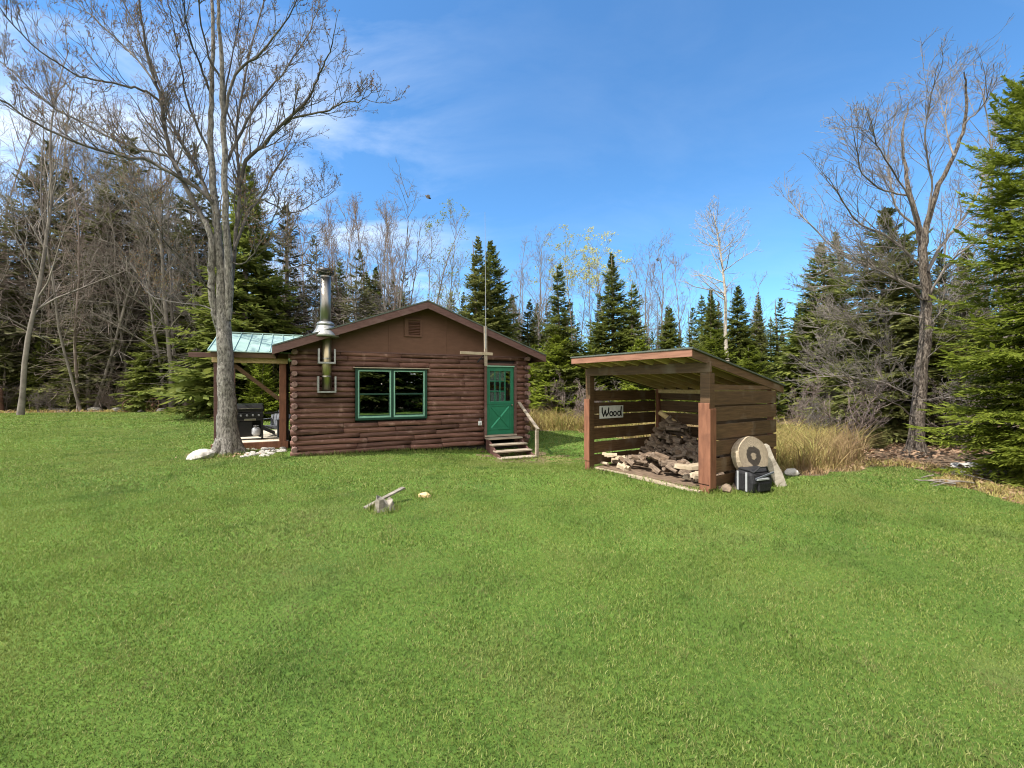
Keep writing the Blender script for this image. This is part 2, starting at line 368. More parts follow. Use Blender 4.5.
def conifer(name, seed, Ht, Rad, m, step=.3, nb=7, K=6, J=3, droop=.25, lift=.15, base=.06, ragged=.25, wid=1.0, prof=.85, dead=0, bark='conbark', trunkr=None, deadtop=.5, deadlen=.8, kid=3):
    r = np.random.default_rng(seed); root = empty(name, (0, 0, 0)); Tr = Tubes()
    pts, _ = walk(r, (0, 0, -.1), (0, 0, 1), Ht*.985+.1, 10, .012, .1)
    tr = trunkr or Ht*.014+.03
    Tr.add(pts, tr*np.linspace(1, .08, 11), 7)
    for i in range(dead):
        z = r.uniform(.05, deadtop)*Ht; a = r.uniform(0, 6.28); L = r.uniform(.5, 1)*Rad*deadlen*(1-.4*z/Ht)
        p2, _ = walk(r, (0, 0, z), (math.cos(a), math.sin(a), r.uniform(-.3, .1)), L, 4, .12, -.02); Tr.add(p2, np.linspace(.018, .005, 5), 3)
        for j in range(kid):
            q = p2[r.integers(1, 4)]; p3, _ = walk(r, q, sideways(r, p2[-1]-p2[0], .8), L*.4, 2, .1, 0); Tr.add(p3, np.linspace(.009, .004, 3), 3)
    Tr.build('trunk', M[bark], root)
    # branches
    zs = np.arange(base*Ht, Ht*.985, step); Zs, Az = [], []
    for z in zs:
        t = z/Ht; k = max(3, int(nb*(1-.45*t))); a0 = r.uniform(0, 6.28)
        for j in range(k): Zs.append(z+r.normal(0, step*.35)); Az.append(a0+j*2*math.pi/k+r.normal(0, .25))
    Zs = np.array(Zs); Az = np.array(Az); gap = np.sin(Az*2+Zs*1.7+seed)+np.sin(Az*3-Zs*2.9+seed*2)+r.normal(0, .8, len(Zs)); k_ = gap > -1.55; Zs, Az = Zs[k_], Az[k_]; B = len(Zs); t = np.clip(Zs/Ht, 0, 1)
    bl = Rad*np.clip((1-t), .0, 1)**prof*np.clip(.45+t*4.5, .0, 1)*r.uniform(1-ragged*1.4, 1+ragged*.75, B)+.06
    D = np.stack([np.cos(Az), np.sin(Az), np.zeros(B)], 1)
    el = (-droop*(1-t)*.6+.75*t**2.2)+r.normal(0, .08, B)
    tang = np.stack([-np.sin(Az), np.cos(Az), np.zeros(B)], 1)
    def pos(s):  # s (B,...)->points
        x = bl[:, None]*s
        z = Zs[:, None]+x*np.tan(el)[:, None]-bl[:, None]*droop*(s**2)*(1-t)[:, None]*.7+bl[:, None]*lift*s**3
        return D[:, None, :]*x[..., None]*1+np.array([0, 0, 1])*z[..., None]
    sk = (np.arange(K)+.6)/K; S = np.clip(sk[None, :]*.86+.12+r.normal(0, .03, (B, K)), .08, 1)
    P0 = pos(S); P1 = pos(S+.05); Td = P1-P0; Td /= np.linalg.norm(Td, axis=2, keepdims=True)
    allV = []
    for sgn in (-1, 1):
        d2 = Td*.62+sgn*tang[:, None, :]*.78+np.array([0, 0, -.14])+r.normal(0, .16, (B, K, 3)); d2 /= np.linalg.norm(d2, axis=2, keepdims=True)
        L2 = (bl[:, None]*.42*(1.08-S)*1.25+.13*np.clip(1.25-t, .3, 1)[:, None])*r.uniform(.7, 1.15, (B, K))
        # sprays along each twig
        for j in range(J):
            f = (j+.3)/J
            b = (P0+d2*(L2*f*.9)[..., None]).reshape(-1, 3); sg = 1 if j % 2 else -1
            nd = d2.reshape(-1, 3)*1.0
            sd = np.cross(nd, np.array([0, 0, 1.])); sd /= np.linalg.norm(sd, axis=1, keepdims=True)+1e-9
            dj = nd+sd*sg*(.65 if j < J-1 else .0)+r.normal(0, .18, nd.shape)+np.array([0, 0, -.05]); dj /= np.linalg.norm(dj, axis=1, keepdims=True)
            LL = (L2.reshape(-1)*(.62 if J <= 4 else 2.2/J)*(1.1-.45*f)+.05); nv = np.array([0, 0, 1.])+r.normal(0, .45, nd.shape)
            allV.append(kites(b, dj, LL, LL*.34*wid, nv))
    # along the branch axis and its tip
    S2 = np.tile(np.linspace(.12, .97, K+1), (B, 1)); Q0 = pos(S2).reshape(-1, 3); Q1 = (pos(S2+.04)).reshape(-1, 3); qd = Q1-Q0; qd /= np.linalg.norm(qd, axis=1, keepdims=True)
    qd = qd+r.normal(0, .12, qd.shape); qd /= np.linalg.norm(qd, axis=1, keepdims=True)
    LL = np.repeat(bl, K+1)*1.25/(K+1)+.10
    allV.append(kites(Q0, qd, LL, LL*.30*wid+.02, np.array([0, 0, 1.])+r.normal(0, .35, qd.shape)))
    lead = np.array([[0, 0, Ht*.95]]*5); ld = np.array([[0, 0, 1.]]*5)+r.normal(0, .15, (5, 3))
    allV.append(kites(lead, ld, np.full(5, Ht*.055), np.full(5, .08), r.normal(0, 1, (5, 3))))
    soup('crown', np.concatenate(allV), M[m], root)
    remember(root); return root

def rockmesh(name, seed, sx, sy, sz, sub=2, rough=.22):
    bm = bmesh.new(); bmesh.ops.create_icosphere(bm, subdivisions=sub, radius=1); r = np.random.default_rng(seed)
    dirs = [nrm(r.normal(0, 1, 3)) for _ in range(9)]; cut = r.uniform(.55, .95, 9)
    for v in bm.verts:
        p = np.array(v.co)
        for d, c in zip(dirs, cut):
            e = p@d
            if e > c: p = p-d*(e-c)*.85
        p = p*(1+r.normal(0, rough*.18)); v.co = (p[0]*sx, p[1]*sy, p[2]*sz)
    me = bpy.data.meshes.new(name); bm.to_mesh(me); bm.free(); return me
# ================================================================== camera, light, sky
cam = bpy.data.cameras.new('camera'); co = bpy.data.objects.new('camera', cam); COL.objects.link(co)
cam.sensor_width = 36; cam.lens = F/1024*36; cam.clip_end = 3000; cam.clip_start = .05
cam.shift_y = 2/1024
co.location = (0, 0, H0); co.rotation_euler = (R(90), 0, 0); SC.camera = co
SUN_EL, SUN_AZ = R(57), R(208)            # azimuth of the sun, counter-clockwise from +x
sv = Vector((math.cos(SUN_EL)*math.cos(SUN_AZ), math.cos(SUN_EL)*math.sin(SUN_AZ), math.sin(SUN_EL)))
sl = bpy.data.lights.new('sun', 'SUN'); sl.energy = 3.8; sl.angle = R(.5); sl.color = (1, .955, .88)
so = bpy.data.objects.new('sun', sl); COL.objects.link(so); so.rotation_euler = sv.to_track_quat('Z', 'Y').to_euler()
w = bpy.data.worlds.new('World'); SC.world = w; w.use_nodes = True; n = w.node_tree; n.nodes.clear(); L = n.links.new
wo = N(n, 'ShaderNodeOutputWorld'); bg = N(n, 'ShaderNodeBackground'); bg.inputs[1].default_value = .14
sk = N(n, 'ShaderNodeTexSky', sky_type='NISHITA'); sk.sun_disc = False; sk.sun_elevation = SUN_EL
sk.sun_rotation = math.pi/2-SUN_AZ; sk.air_density = 1.0; sk.dust_density = .25; sk.ozone_density = 3.0; sk.altitude = 300
tc = N(n, 'ShaderNodeTexCoord'); sx = N(n, 'ShaderNodeSeparateXYZ'); L(tc.outputs['Generated'], sx.inputs[0])
# thin cirrus: noise on a flat layer overhead
zz = N(n, 'ShaderNodeMath', operation='MAXIMUM'); L(sx.outputs[2], zz.inputs[0]); zz.inputs[1].default_value = .03
za = N(n, 'ShaderNodeMath', operation='ADD'); L(zz.outputs[0], za.inputs[0]); za.inputs[1].default_value = .16
dx = N(n, 'ShaderNodeMath', operation='DIVIDE'); dy = N(n, 'ShaderNodeMath', operation='DIVIDE')
L(sx.outputs[0], dx.inputs[0]); L(za.outputs[0], dx.inputs[1]); L(sx.outputs[1], dy.inputs[0]); L(za.outputs[0], dy.inputs[1])
cb = N(n, 'ShaderNodeCombineXYZ'); L(dx.outputs[0], cb.inputs[0]); L(dy.outputs[0], cb.inputs[1])
mp = N(n, 'ShaderNodeMapping'); mp.inputs['Scale'].default_value = (.9, 1.7, 1); mp.inputs['Rotation'].default_value = (0, 0, R(-35)); mp.inputs['Location'].default_value = (3.1, 1.4, 0)
L(cb.outputs[0], mp.inputs[0])
c1 = N(n, 'ShaderNodeTexNoise', i_Scale=1.5, i_Detail=9.0, i_Roughness=.6, i_Distortion=.6); L(mp.outputs[0], c1.inputs['Vector'])
r1 = ramp(n, [(.42, (0, 0, 0)), (.72, (1, 1, 1))]); L(c1.outputs['Fac'], r1.inputs[0])
# more cloud towards the sun's side (left), little to the right
mk = N(n, 'ShaderNodeMapRange', interpolation_type='SMOOTHSTEP'); L(dx.outputs[0], mk.inputs[0])
mk.inputs[1].default_value = .05; mk.inputs[2].default_value = -1.1; mk.inputs[3].default_value = .05; mk.inputs[4].default_value = 1.0
cm = N(n, 'ShaderNodeMath', operation='MULTIPLY'); L(r1.outputs[0], cm.inputs[0]); L(mk.outputs[0], cm.inputs[1])
cmx = N(n, 'ShaderNodeMath', operation='MULTIPLY'); L(cm.outputs[0], cmx.inputs[0]); cmx.inputs[1].default_value = .85
tint = N(n, 'ShaderNodeMix', data_type='RGBA', blend_type='MULTIPLY'); tint.inputs[0].default_value = 1; L(sk.outputs[0], tint.inputs[6]); tint.inputs[7].default_value = (.43, .69, .83, 1)
mx = N(n, 'ShaderNodeMix', data_type='RGBA'); L(cmx.outputs[0], mx.inputs[0]); L(tint.outputs[2], mx.inputs[6]); mx.inputs[7].default_value = (4.3, 4.6, 4.9, 1)
# an unseen bright cloud bank, added behind the camera for fill light
bk_ = N(n, 'ShaderNodeMapRange', interpolation_type='SMOOTHSTEP'); L(sx.outputs[1], bk_.inputs[0])
bk_.inputs[1].default_value = .02; bk_.inputs[2].default_value = -.45; bk_.inputs[3].default_value = 0; bk_.inputs[4].default_value = 1
bn = N(n, 'ShaderNodeMapRange'); L(c1.outputs['Fac'], bn.inputs[0]); bn.inputs[1].default_value = .3; bn.inputs[2].default_value = .6; bn.inputs[3].default_value = .55; bn.inputs[4].default_value = 1
bm_ = N(n, 'ShaderNodeMath', operation='MULTIPLY'); L(bk_.outputs[0], bm_.inputs[0]); L(bn.outputs[0], bm_.inputs[1])
m2 = N(n, 'ShaderNodeMix', data_type='RGBA'); L(bm_.outputs[0], m2.inputs[0]); L(mx.outputs[2], m2.inputs[6]); m2.inputs[7].default_value = (8.8, 8.2, 7.5, 1)
L(m2.outputs[2], bg.inputs[0]); L(bg.outputs[0], wo.inputs[0])
vs = SC.view_settings; vs.view_transform = 'Standard'; vs.look = 'None'; vs.exposure = 1.16; vs.gamma = 1
SC.render.engine = 'CYCLES'; cy = SC.cycles
cy.max_bounces = 6; cy.diffuse_bounces = 3; cy.glossy_bounces = 3; cy.transmission_bounces = 3; cy.transparent_max_bounces = 8
cy.filter_width = 1.05; cy.use_denoising = True; cy.denoiser = "OPENIMAGEDENOISE"; cy.denoising_input_passes = "RGB_ALBEDO_NORMAL"; cy.denoising_prefilter = "ACCURATE"; cy.caustics_reflective = False; cy.caustics_refractive = False

# ================================================================== ground
def inside(poly, X, Y):
    P = np.array(poly); c = np.zeros(X.shape, bool); j = len(P)-1
    for i in range(len(P)):
        xi, yi, xj, yj = *P[i], *P[j]
        c ^= ((yi > Y) != (yj > Y)) & (X < (xj-xi)*(Y-yi)/(yj-yi+1e-12)+xi); j = i
    return c
def grid_sheet(name, xs, ys, dz, m, keep=None):
    X, Y = np.meshgrid(xs, ys, indexing='ij'); V = np.stack([X, Y, gz(X, Y)+dz], -1)
    nx, ny = X.shape; idx = np.arange(nx*ny).reshape(nx, ny)
    q = np.stack([idx[:-1, :-1], idx[1:, :-1], idx[1:, 1:], idx[:-1, 1:]], -1)
    if keep is not None:
        cx = (X[:-1, :-1]+X[1:, 1:])/2; cyy = (Y[:-1, :-1]+Y[1:, 1:])/2; q = q[keep(cx, cyy)]
    q = q.reshape(-1, 4)
    used = np.unique(q); re = np.zeros(nx*ny, int); re[used] = np.arange(len(used))
    return link(name, rawmesh(name, V.reshape(-1, 3)[used], re[q], smooth=True), m)
far = np.array([400, 250, 160, 110, 80]); lin = np.arange(-60, 60.01, .6)
ax = np.concatenate([-far, lin, far[::-1]])
tag(grid_sheet('forest_ground', ax, ax+12, 0, M['floor']), kind='structure')
LAWN = [(-60, 27), (-45, 29), (-27, 32.2), (-20, 31), (-14, 31.5), (-9, 26), (-4, 21), (0, 18.6), (2.6, 18.4), (4.2, 15), (5.6, 12), (5.9, 10), (6.0, 9.1),
        (6.5, 9.25), (7.1, 9.5), (8.0, 10.1), (8.8, 10.25), (9.15, 9.7), (8.9, 9.0), (8.45, 8.3), (8.1, 7.4), (7.85, 6.7), (8.4, 5), (9.5, 2), (12, -12), (-60, -12)]
LP = np.array(LAWN)
def wob(X, Y): return X+.22*np.sin(Y*2.1+X)+.12*np.sin(5.3*Y), Y+.22*np.sin(X*1.9)+.12*np.sin(4.7*X+Y)
inlawn = lambda X, Y: inside(LAWN, *wob(X, Y))
tag(grid_sheet('lawn', np.concatenate([np.arange(-60, -14, .5), np.arange(-14, 13, .12)]), np.arange(-12, 33, .12), .004, M['lawn'], inlawn), kind='structure')

def blades(name, bands, m, test, hgt, wmul=1.0, leanmax=.5):
    VV = []
    for (y0, y1, dens, wd, hm) in bands:
        half = lambda y: 1.20*y+1.2
        area = (half(y0)+half(y1))*(y1-y0); k = int(area*dens)
        Y = rng.uniform(0, 1, k); Y = np.sqrt(y0*y0+(y1*y1-y0*y0)*Y); X = rng.uniform(-1, 1, k)*half(Y)
        ok = test(X, Y); X, Y = X[ok], Y[ok]; k = len(X)
        a = rng.uniform(0, 2*np.pi, k); b = rng.uniform(0, 2*np.pi, k); h = hgt*hm*rng.uniform(.55, 1.25, k)
        clump = .72+.5*(.5+.5*np.sin(X*3.1+2*np.sin(Y*2.3))*np.sin(Y*2.7+1.7*np.sin(X*1.9))); h = h*clump
        ln = h*rng.uniform(.1, leanmax*2, k); w_ = wd*wmul*rng.uniform(.7, 1.3, k)
        P = np.stack([X, Y, gz(X, Y)], 1); s = np.stack([np.cos(a), np.sin(a), 0*a], 1)*w_[:, None]/2
        t = np.stack([np.cos(b)*ln, np.sin(b)*ln, h], 1); mid = np.stack([np.cos(b)*ln*.3, np.sin(b)*ln*.3, h*.62], 1)
        VV.append(np.stack([P-s, P+s, P+mid+s*.75, P+t, P+mid-s*.75], 1))
    V = np.concatenate(VV); k = len(V); i = np.arange(k)[:, None]*5
    q = np.concatenate([i, i+1, i+2, i+4], 1); t = np.concatenate([i+4, i+2, i+3], 1)
    return tag(link(name, rawmesh(name, V.reshape(-1, 3), q, t), m), kind='stuff')
CO = Vector((-5.885, 11.77)); CU = Vector((.896, .444)); CV = Vector((-.444, .896))
def cab(u, v, z=0): return (CO.x+CU.x*u+CV.x*v, CO.y+CU.y*u+CV.y*v, z)
SO = Vector((1.83, 10.24)); SX = Vector((.559, -.829)); SY = Vector((.829, .559))
def shd(x, y, z=0): return (SO.x+SX.x*x+SY.x*y, SO.y+SX.y*x+SY.y*y, z)
def local(O, U, W, X, Y): return (X-O.x)*U.x+(Y-O.y)*U.y, (X-O.x)*W.x+(Y-O.y)*W.y
def clear(X, Y):
    u, v = local(CO, CU, CV, X, Y); a, b = local(SO, SX, SY, X, Y)
    return ~(((u > -.12) & (u < 7.3) & (v > -.03) & (v < 7.2)) | ((u > -2.2) & (u < 0) & (v > 1.98) & (v < 6.3)) | ((a > .05) & (a < 2.95) & (b > .02) & (b < 2.4)))
lawn_ok = lambda X, Y: inlawn(X, Y) & clear(X, Y)
blades('grass', [(1.7, 3.2, 10500, .0048, .74), (3.2, 5, 6600, .0060, .82), (5, 8, 3200, .0090, .95), (8, 13, 1200, .015, 1.15), (13, 20, 420, .026, 1.3), (20, 33, 140, .046, 1.5)], M['blade'], lawn_ok, .031, leanmax=.6)
def long_grass():
    Pp = []
    def line(a, b, n_): t = rng.uniform(0, 1, n_)[:, None]; Pp.append(np.array(a)[None, :2]*(1-t)+np.array(b)[None, :2]*t+rng.normal(0, .035, (n_, 2)))
    def ring(c, r_, n_): a = rng.uniform(0, 6.28, n_); q = r_+np.abs(rng.normal(0, .05, n_)); Pp.append(np.stack([c[0]+q*np.cos(a), c[1]+q*np.sin(a)], 1))
    line(cab(.1, -.10), cab(5.5, -.10), 900); line(cab(6.8, -.1), cab(7.2, -.1), 70); line(cab(7.25, 0), cab(7.25, 3), 300); line(cab(5.5, -1.42), cab(6.8, -1.42), 160)
    line(shd(.1, -.14), shd(2.85, -.14), 260); line(shd(3.06, .1), shd(3.06, 2.5), 420); line(shd(-.05, .1), shd(-.05, 2.4), 260); ring(shd(0, 0), .13, 90); ring(shd(2.93, 0), .15, 110); ring(shd(3.33, .66), .36, 170); ring(shd(3.45, 1.62), .16, 60)
    m_ = at(228, 454); ring(m_, .52, 420); ring(at(202, 459), .36, 160); ring(at(383, 511), .17, 160); ring(at(424, 497), .13, 90); line(at(365, 511), at(378, 505), 60)
    P = np.concatenate(Pp); k = len(P); X, Y = P[:, 0], P[:, 1]; a, b = rng.uniform(0, 6.28, (2, k)); h = rng.uniform(.05, .15, k); ln = h*rng.uniform(.1, .9, k); w_ = rng.uniform(.008, .014, k)
    P = np.stack([X, Y, gz(X, Y)], 1); s = np.stack([np.cos(a), np.sin(a), 0*a], 1)*w_[:, None]/2; t = np.stack([np.cos(b)*ln, np.sin(b)*ln, h], 1); md = t*np.array([.35, .35, .62])
    V = np.stack([P-s, P+s, P+md+s*.7, P+t, P+md-s*.7], 1); i = np.arange(k)[:, None]*5
    tag(link('long_grass', rawmesh('long_grass', V.reshape(-1, 3), np.concatenate([i, i+1, i+2, i+4], 1), np.concatenate([i+4, i+2, i+3], 1)), M['blade']), kind='stuff')
    k = 260; a = rng.uniform(0, 6.28, k); q = .42+np.abs(rng.normal(0, .38, k)); X = m_[0]+q*np.cos(a); Y = m_[1]+q*np.sin(a); P = np.stack([X, Y, gz(X, Y)+rng.uniform(.01, .05, k)], 1)
    d = np.stack([np.cos(a*7), np.sin(a*7), rng.normal(0, .3, k)], 1); d /= np.linalg.norm(d, axis=1, keepdims=True); Ln = rng.uniform(.05, .11, k)
    tag(soup('fallen_leaves', kites(P, d, Ln, Ln*.7, np.array([0, 0, 1.])+rng.normal(0, .4, (k, 3))), M['litter']), kind='stuff')
long_grass()
# yellowed grass along the lawn's edge and the tall dry stand behind the shed
def edge_ok(X, Y):
    near = np.zeros(X.shape, bool)
    for dxy in ((.5, .5), (-.4, -.6), (.0, -.9), (-.8, 0), (-.9, -.9), (.6, -.6)): near |= inlawn(X+dxy[0], Y+dxy[1])
    return near & ~inlawn(X, Y) & clear(X, Y) & (rng.uniform(0, 1, X.shape) < .8)
blades('straw_grass', [(5.5, 9, 900, .012, 1), (9, 14, 500, .018, 1.2), (14, 20, 150, .03, 1.6), (20, 34, 45, .05, 2.2)], M['straw'], edge_ok, .10, leanmax=.9)
TALL = [(5.95, 10.1), (6.6, 9.6), (7.3, 9.9), (8.4, 10.7), (9.2, 11.4), (9.6, 13.4), (8.6, 16.5), (6.2, 16), (5.6, 13)]
TALL2 = [(.2, 18.9), (2.7, 18.5), (4.3, 15.2), (5.6, 13), (7, 17), (6, 22), (1, 22.5)]
blades('tall_dry_grass', [(9, 13, 420, .014, 1), (13, 23, 230, .022, 1.1)], M['straw'], lambda X, Y: (inside(TALL, X, Y) | inside(TALL2, X, Y)) & ~inlawn(X, Y), .68, leanmax=.85)
LIT = lambda X, Y: ~inlawn(X, Y) & (X > 8) & (Y < 15)
def litter():
    k = 9000; X = rng.uniform(7.6, 17, k); Y = rng.uniform(5.5, 17, k); ok = ~inlawn(X, Y) & ~inside(TALL, X, Y); X, Y = X[ok], Y[ok]; k = len(X)
    mound = .22*np.exp(-((X-11.3)/1.6)**2-((Y-11.3)/.9)**2)
    P = np.stack([X, Y, gz(X, Y)+.015+mound+rng.uniform(0, .03, k)], 1); a = rng.uniform(0, 6.28, k); d = np.stack([np.cos(a), np.sin(a), rng.normal(0, .25, k)], 1); d /= np.linalg.norm(d, axis=1, keepdims=True)
    nv = np.array([0, 0, 1.])+rng.normal(0, .35, (k, 3)); Ln = rng.uniform(.06, .16, k)
    o = soup('leaf_litter', kites(P, d, Ln, Ln*rng.uniform(.4, .8, k), nv), M['litter']); tag(o, kind='stuff')
litter()

# ================================================================== the cabin
ANG = math.atan2(.444, .896); WL = 7.135; BACK = 7.0
cabin = empty('log_cabin', (CO.x, CO.y, 0), ANG, 'low brown log cabin with green door and green double window', 'cabin')
WIN = (1.60, 3.66, .925, 2.405); DOOR = (5.56, 6.69, -.1, 2.635)
ra = random.Random(3)
def log(mb, u0, u1, z, v=.045, rad=.080, ax='u', tilt=0, amp=.008, sq=.93):
    n = max(3, int((u1-u0)/.35)+1); pts = []; rr = []; ph = ra.uniform(0, 6.28); r0 = rad*ra.uniform(.88, 1.08)
    for i in range(n+1):
        t = u0+(u1-u0)*i/n; zz = z+amp*math.sin(t*1.7+ph)+tilt*(i/n-.5); vv = v+.006*math.sin(t*2.3+ph)
        pts.append((t, vv, zz) if ax == 'u' else (vv, t, zz)); rr.append(r0*(1+.035*math.sin(t*4.1+ph*2)+ra.uniform(-.03, .03)))
    mb.tube(pts, rr, 12, True, sq)
NC = 20; PITCH = (2.87+.02)/NC
mb = MB(); left = MB(); right = MB(); back = MB(); ends = MB()
for k in range(NC):
    z = -.0+PITCH*(k+.5)-.01; tl = ra.uniform(-.05, .05) if k < 5 else ra.uniform(-.012, .012)
    spans = [(.1 if k % 2 else -.05, WL+(-.1 if k % 2 else .05))]
    for (a, b, z0, z1) in (WIN, DOOR):
        if z0-.05 < z < z1+.05:
            spans = [s for (p, q) in spans for s in ((p, min(q, a)), (max(p, b), q)) if s[1]-s[0] > .05]
    for p, q in spans:
        t = p
        while t < q-.05:
            e = t+ra.uniform(.9, 2.3)
            if q-e < .5: e = q
            log(mb, t+.003, e-.003, z, tilt=tl*(e-t)/2, v=.02+ra.uniform(-.008, .008), rad=.060, sq=1.30, amp=.012); t = e
    off = PITCH*.0
    for (mm, uu) in ((left, .06), (right, WL-.06)):
        log(mm, (-.04 if k % 2 else .0)+ra.uniform(-.02, .02), BACK+.2, z, v=uu, ax='v', amp=.004)
    log(back, -.1, WL+.1, z, v=BACK-.05)
mb.build('front_wall', M['log'], cabin, smooth=False)
left.build('side_wall', M['log'], cabin); right.build('side_wall', M['log'], cabin); back.build('rear_wall', M['log'], cabin)
for k in range(1, NC, 2):                                  # sawn ends of the side-wall logs showing at both corners
    z = PITCH*(k+.5)-.01
    for uu in (.06, WL-.06):
        q = MB(); w_ = ra.uniform(.072, .082); q.tube([(uu, -.245, z), (uu, -.05, z)], [w_, w_*1.04], 8, True, .95); q.build('log_end', M['logend'], cabin, bevel=.012)
nlog = np.random.default_rng(9)
for c in cabin.children:
    if c.name.startswith('front_wall'):
        for v in c.data.vertices: v.co.y += nlog.normal(0, .0035); v.co.z += nlog.normal(0, .003)
for me in [c for c in cabin.children if c.name.startswith(('front_wall', 'side_wall'))]:
    for p in me.data.polygons: p.use_smooth = len(p.vertices) == 4
# inner lining with the openings, floor and ceiling: the room behind the glass
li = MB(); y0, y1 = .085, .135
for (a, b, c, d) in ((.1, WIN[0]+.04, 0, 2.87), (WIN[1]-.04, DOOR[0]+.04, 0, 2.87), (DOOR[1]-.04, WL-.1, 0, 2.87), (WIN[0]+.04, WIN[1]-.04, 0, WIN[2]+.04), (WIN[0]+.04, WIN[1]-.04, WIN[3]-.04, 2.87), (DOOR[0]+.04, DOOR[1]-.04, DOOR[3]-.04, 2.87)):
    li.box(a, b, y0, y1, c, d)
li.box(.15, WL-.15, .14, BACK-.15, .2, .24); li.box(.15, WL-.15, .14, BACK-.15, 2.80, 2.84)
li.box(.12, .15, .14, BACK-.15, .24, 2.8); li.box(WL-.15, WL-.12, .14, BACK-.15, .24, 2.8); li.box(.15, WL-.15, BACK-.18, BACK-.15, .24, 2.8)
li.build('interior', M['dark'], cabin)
# foundation sill in the shade under the bottom log
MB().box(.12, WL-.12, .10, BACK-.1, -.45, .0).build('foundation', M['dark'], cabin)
# roof
EV, FV, ZT, SL = .45, -.5, 4.42, .3682
mid = WL/2; ze = ZT-SL*(mid+EV)
def roofz(u): return ZT-SL*abs(u-mid)
rf = MB().prism([(-EV, ze), (mid, ZT), (WL+EV, ze), (WL+EV, ze-.035), (mid, ZT-.038), (-EV, ze-.035)], 'y', FV-.03, BACK+.5)
roof = rf.build('roof', M['shingle'], cabin)
sf = MB().prism([(-EV+.03, ze-.045), (mid, ZT-.052), (WL+EV-.03, ze-.045), (WL+EV-.03, ze-.075), (mid, ZT-.085), (-EV+.03, ze-.075)], 'y', FV+.035, BACK+.46)
sf.build('soffit', M['trim'], roof)
for sgn in (-1, 1):
    e = mid+sgn*(mid+EV)
    f = MB().prism([(e, ze-.038), (mid+sgn*.002, ZT-.04), (mid+sgn*.002, ZT-.245), (e, ze-.245)], 'y', FV-.012, FV+.03); f.build('bargeboard', M['trim'], roof, bevel=.006)
    g = MB().box(min(e, e-sgn*.035), max(e, e-sgn*.035), FV+.034, BACK+.46, ze-.225, ze-.04); g.build('eave_fascia', M['trim'], roof, bevel=.005)
# gable
gv = (2.98, 3.50, 3.37, 3.91)
gp = MB(); g0 = 2.885
def gpoly(a, b): # panel between u=a..b up to the soffit
    pts = [(a, g0), (b, g0), (b, roofz(b)-.09)]
    if a < mid < b: pts.append((mid, ZT-.09))
    pts.append((a, roofz(a)-.09)); return pts
joints = [.0, 2.55, 4.30, WL]
for a, b in zip(joints[:-1], joints[1:]): gp.prism(gpoly(a+.005, b-.005), 'y', -.030, .02)
gable = gp.build('gable_panel', M['gable'], cabin)
for u in joints[1:-1]: MB().box(u-.022, u+.022, -.045, -.0325, g0, roofz(u)-.095).build('batten', M['gable'], gable)
gb = MB().box(.02, WL-.02, -.05, .0, 2.845, 2.884); gb.build('ledger_board', M['trim'], gable)
vt = empty('gable_vent', (0, 0, 0)); vt.parent = cabin
a, b, c, d = gv
fr = MB().box(a, a+.12, -.075, -.0325, c, d).box(b-.045, b, -.075, -.0325, c, d).box(a+.12, b-.045, -.075, -.0325, d-.045, d).box(a+.12, b-.045, -.075, -.0325, c, c+.045); fr.build('vent_frame', M['gable'], vt, bevel=.004)
lv = MB()
for i in range(9):
    z = c+.06+i*.047; lv.bar((a+.12, -.05, z), (b-.045, -.05, z), .045, .008, (0, -.6, 1))
lv.build('louver', M['log'], vt)
# window
wn = empty('window', (0, 0, 0)); wn.parent = cabin; a, b, c, d = WIN; y0, y1 = -.085, .09
fr = MB().box(a, a+.065, y0, y1, c, d).box(b-.065, b, y0, y1, c, d).box(a+.065, b-.065, y0, y1, c, c+.06).box(a+.065, b-.065, y0, y1, d-.05, d); mu = (a+b)/2
fr.box(mu-.035, mu+.035, y0+.012, y1, c+.06, d-.05); fr.build('window_frame', M['darkgreen'], wn, bevel=.006)
MB().box(a-.06, b+.06, y0-.05, y1-.1, d+.003, d+.03).build('drip_cap', M['greywood'], wn)
for (p, q) in ((a+.066, mu-.036), (mu+.036, b-.066)):
    s = empty('sash', (0, 0, 0)); s.parent = wn; zb, zt = c+.061, d-.051
    MB().box(p, p+.04, -.062, -.01, zb, zt).box(q-.04, q, -.062, -.01, zb, zt).box(p+.04, q-.04, -.062, -.01, zb, zb+.05).box(p+.04, q-.04, -.062, -.01, zt-.035, zt).build('sash_frame', M['mint'], s, bevel=.004)
    zm = (zb+zt)/2
    MB().box(p+.04, q-.04, -.05, -.012, zm-.025, zm+.02).box(p+.041, p+.06, -.045, -.012, zb+.05, zm-.025).box(q-.06, q-.041, -.045, -.012, zb+.05, zm-.025).box(p+.06, q-.06, -.045, -.012, zb+.051, zb+.085).build('meeting_rail', M['darkgreen'], s, bevel=.003)
    MB().box(p+.035, q-.035, -.03, -.025, zb+.04, zt-.03).build('pane', M['glass'], s)
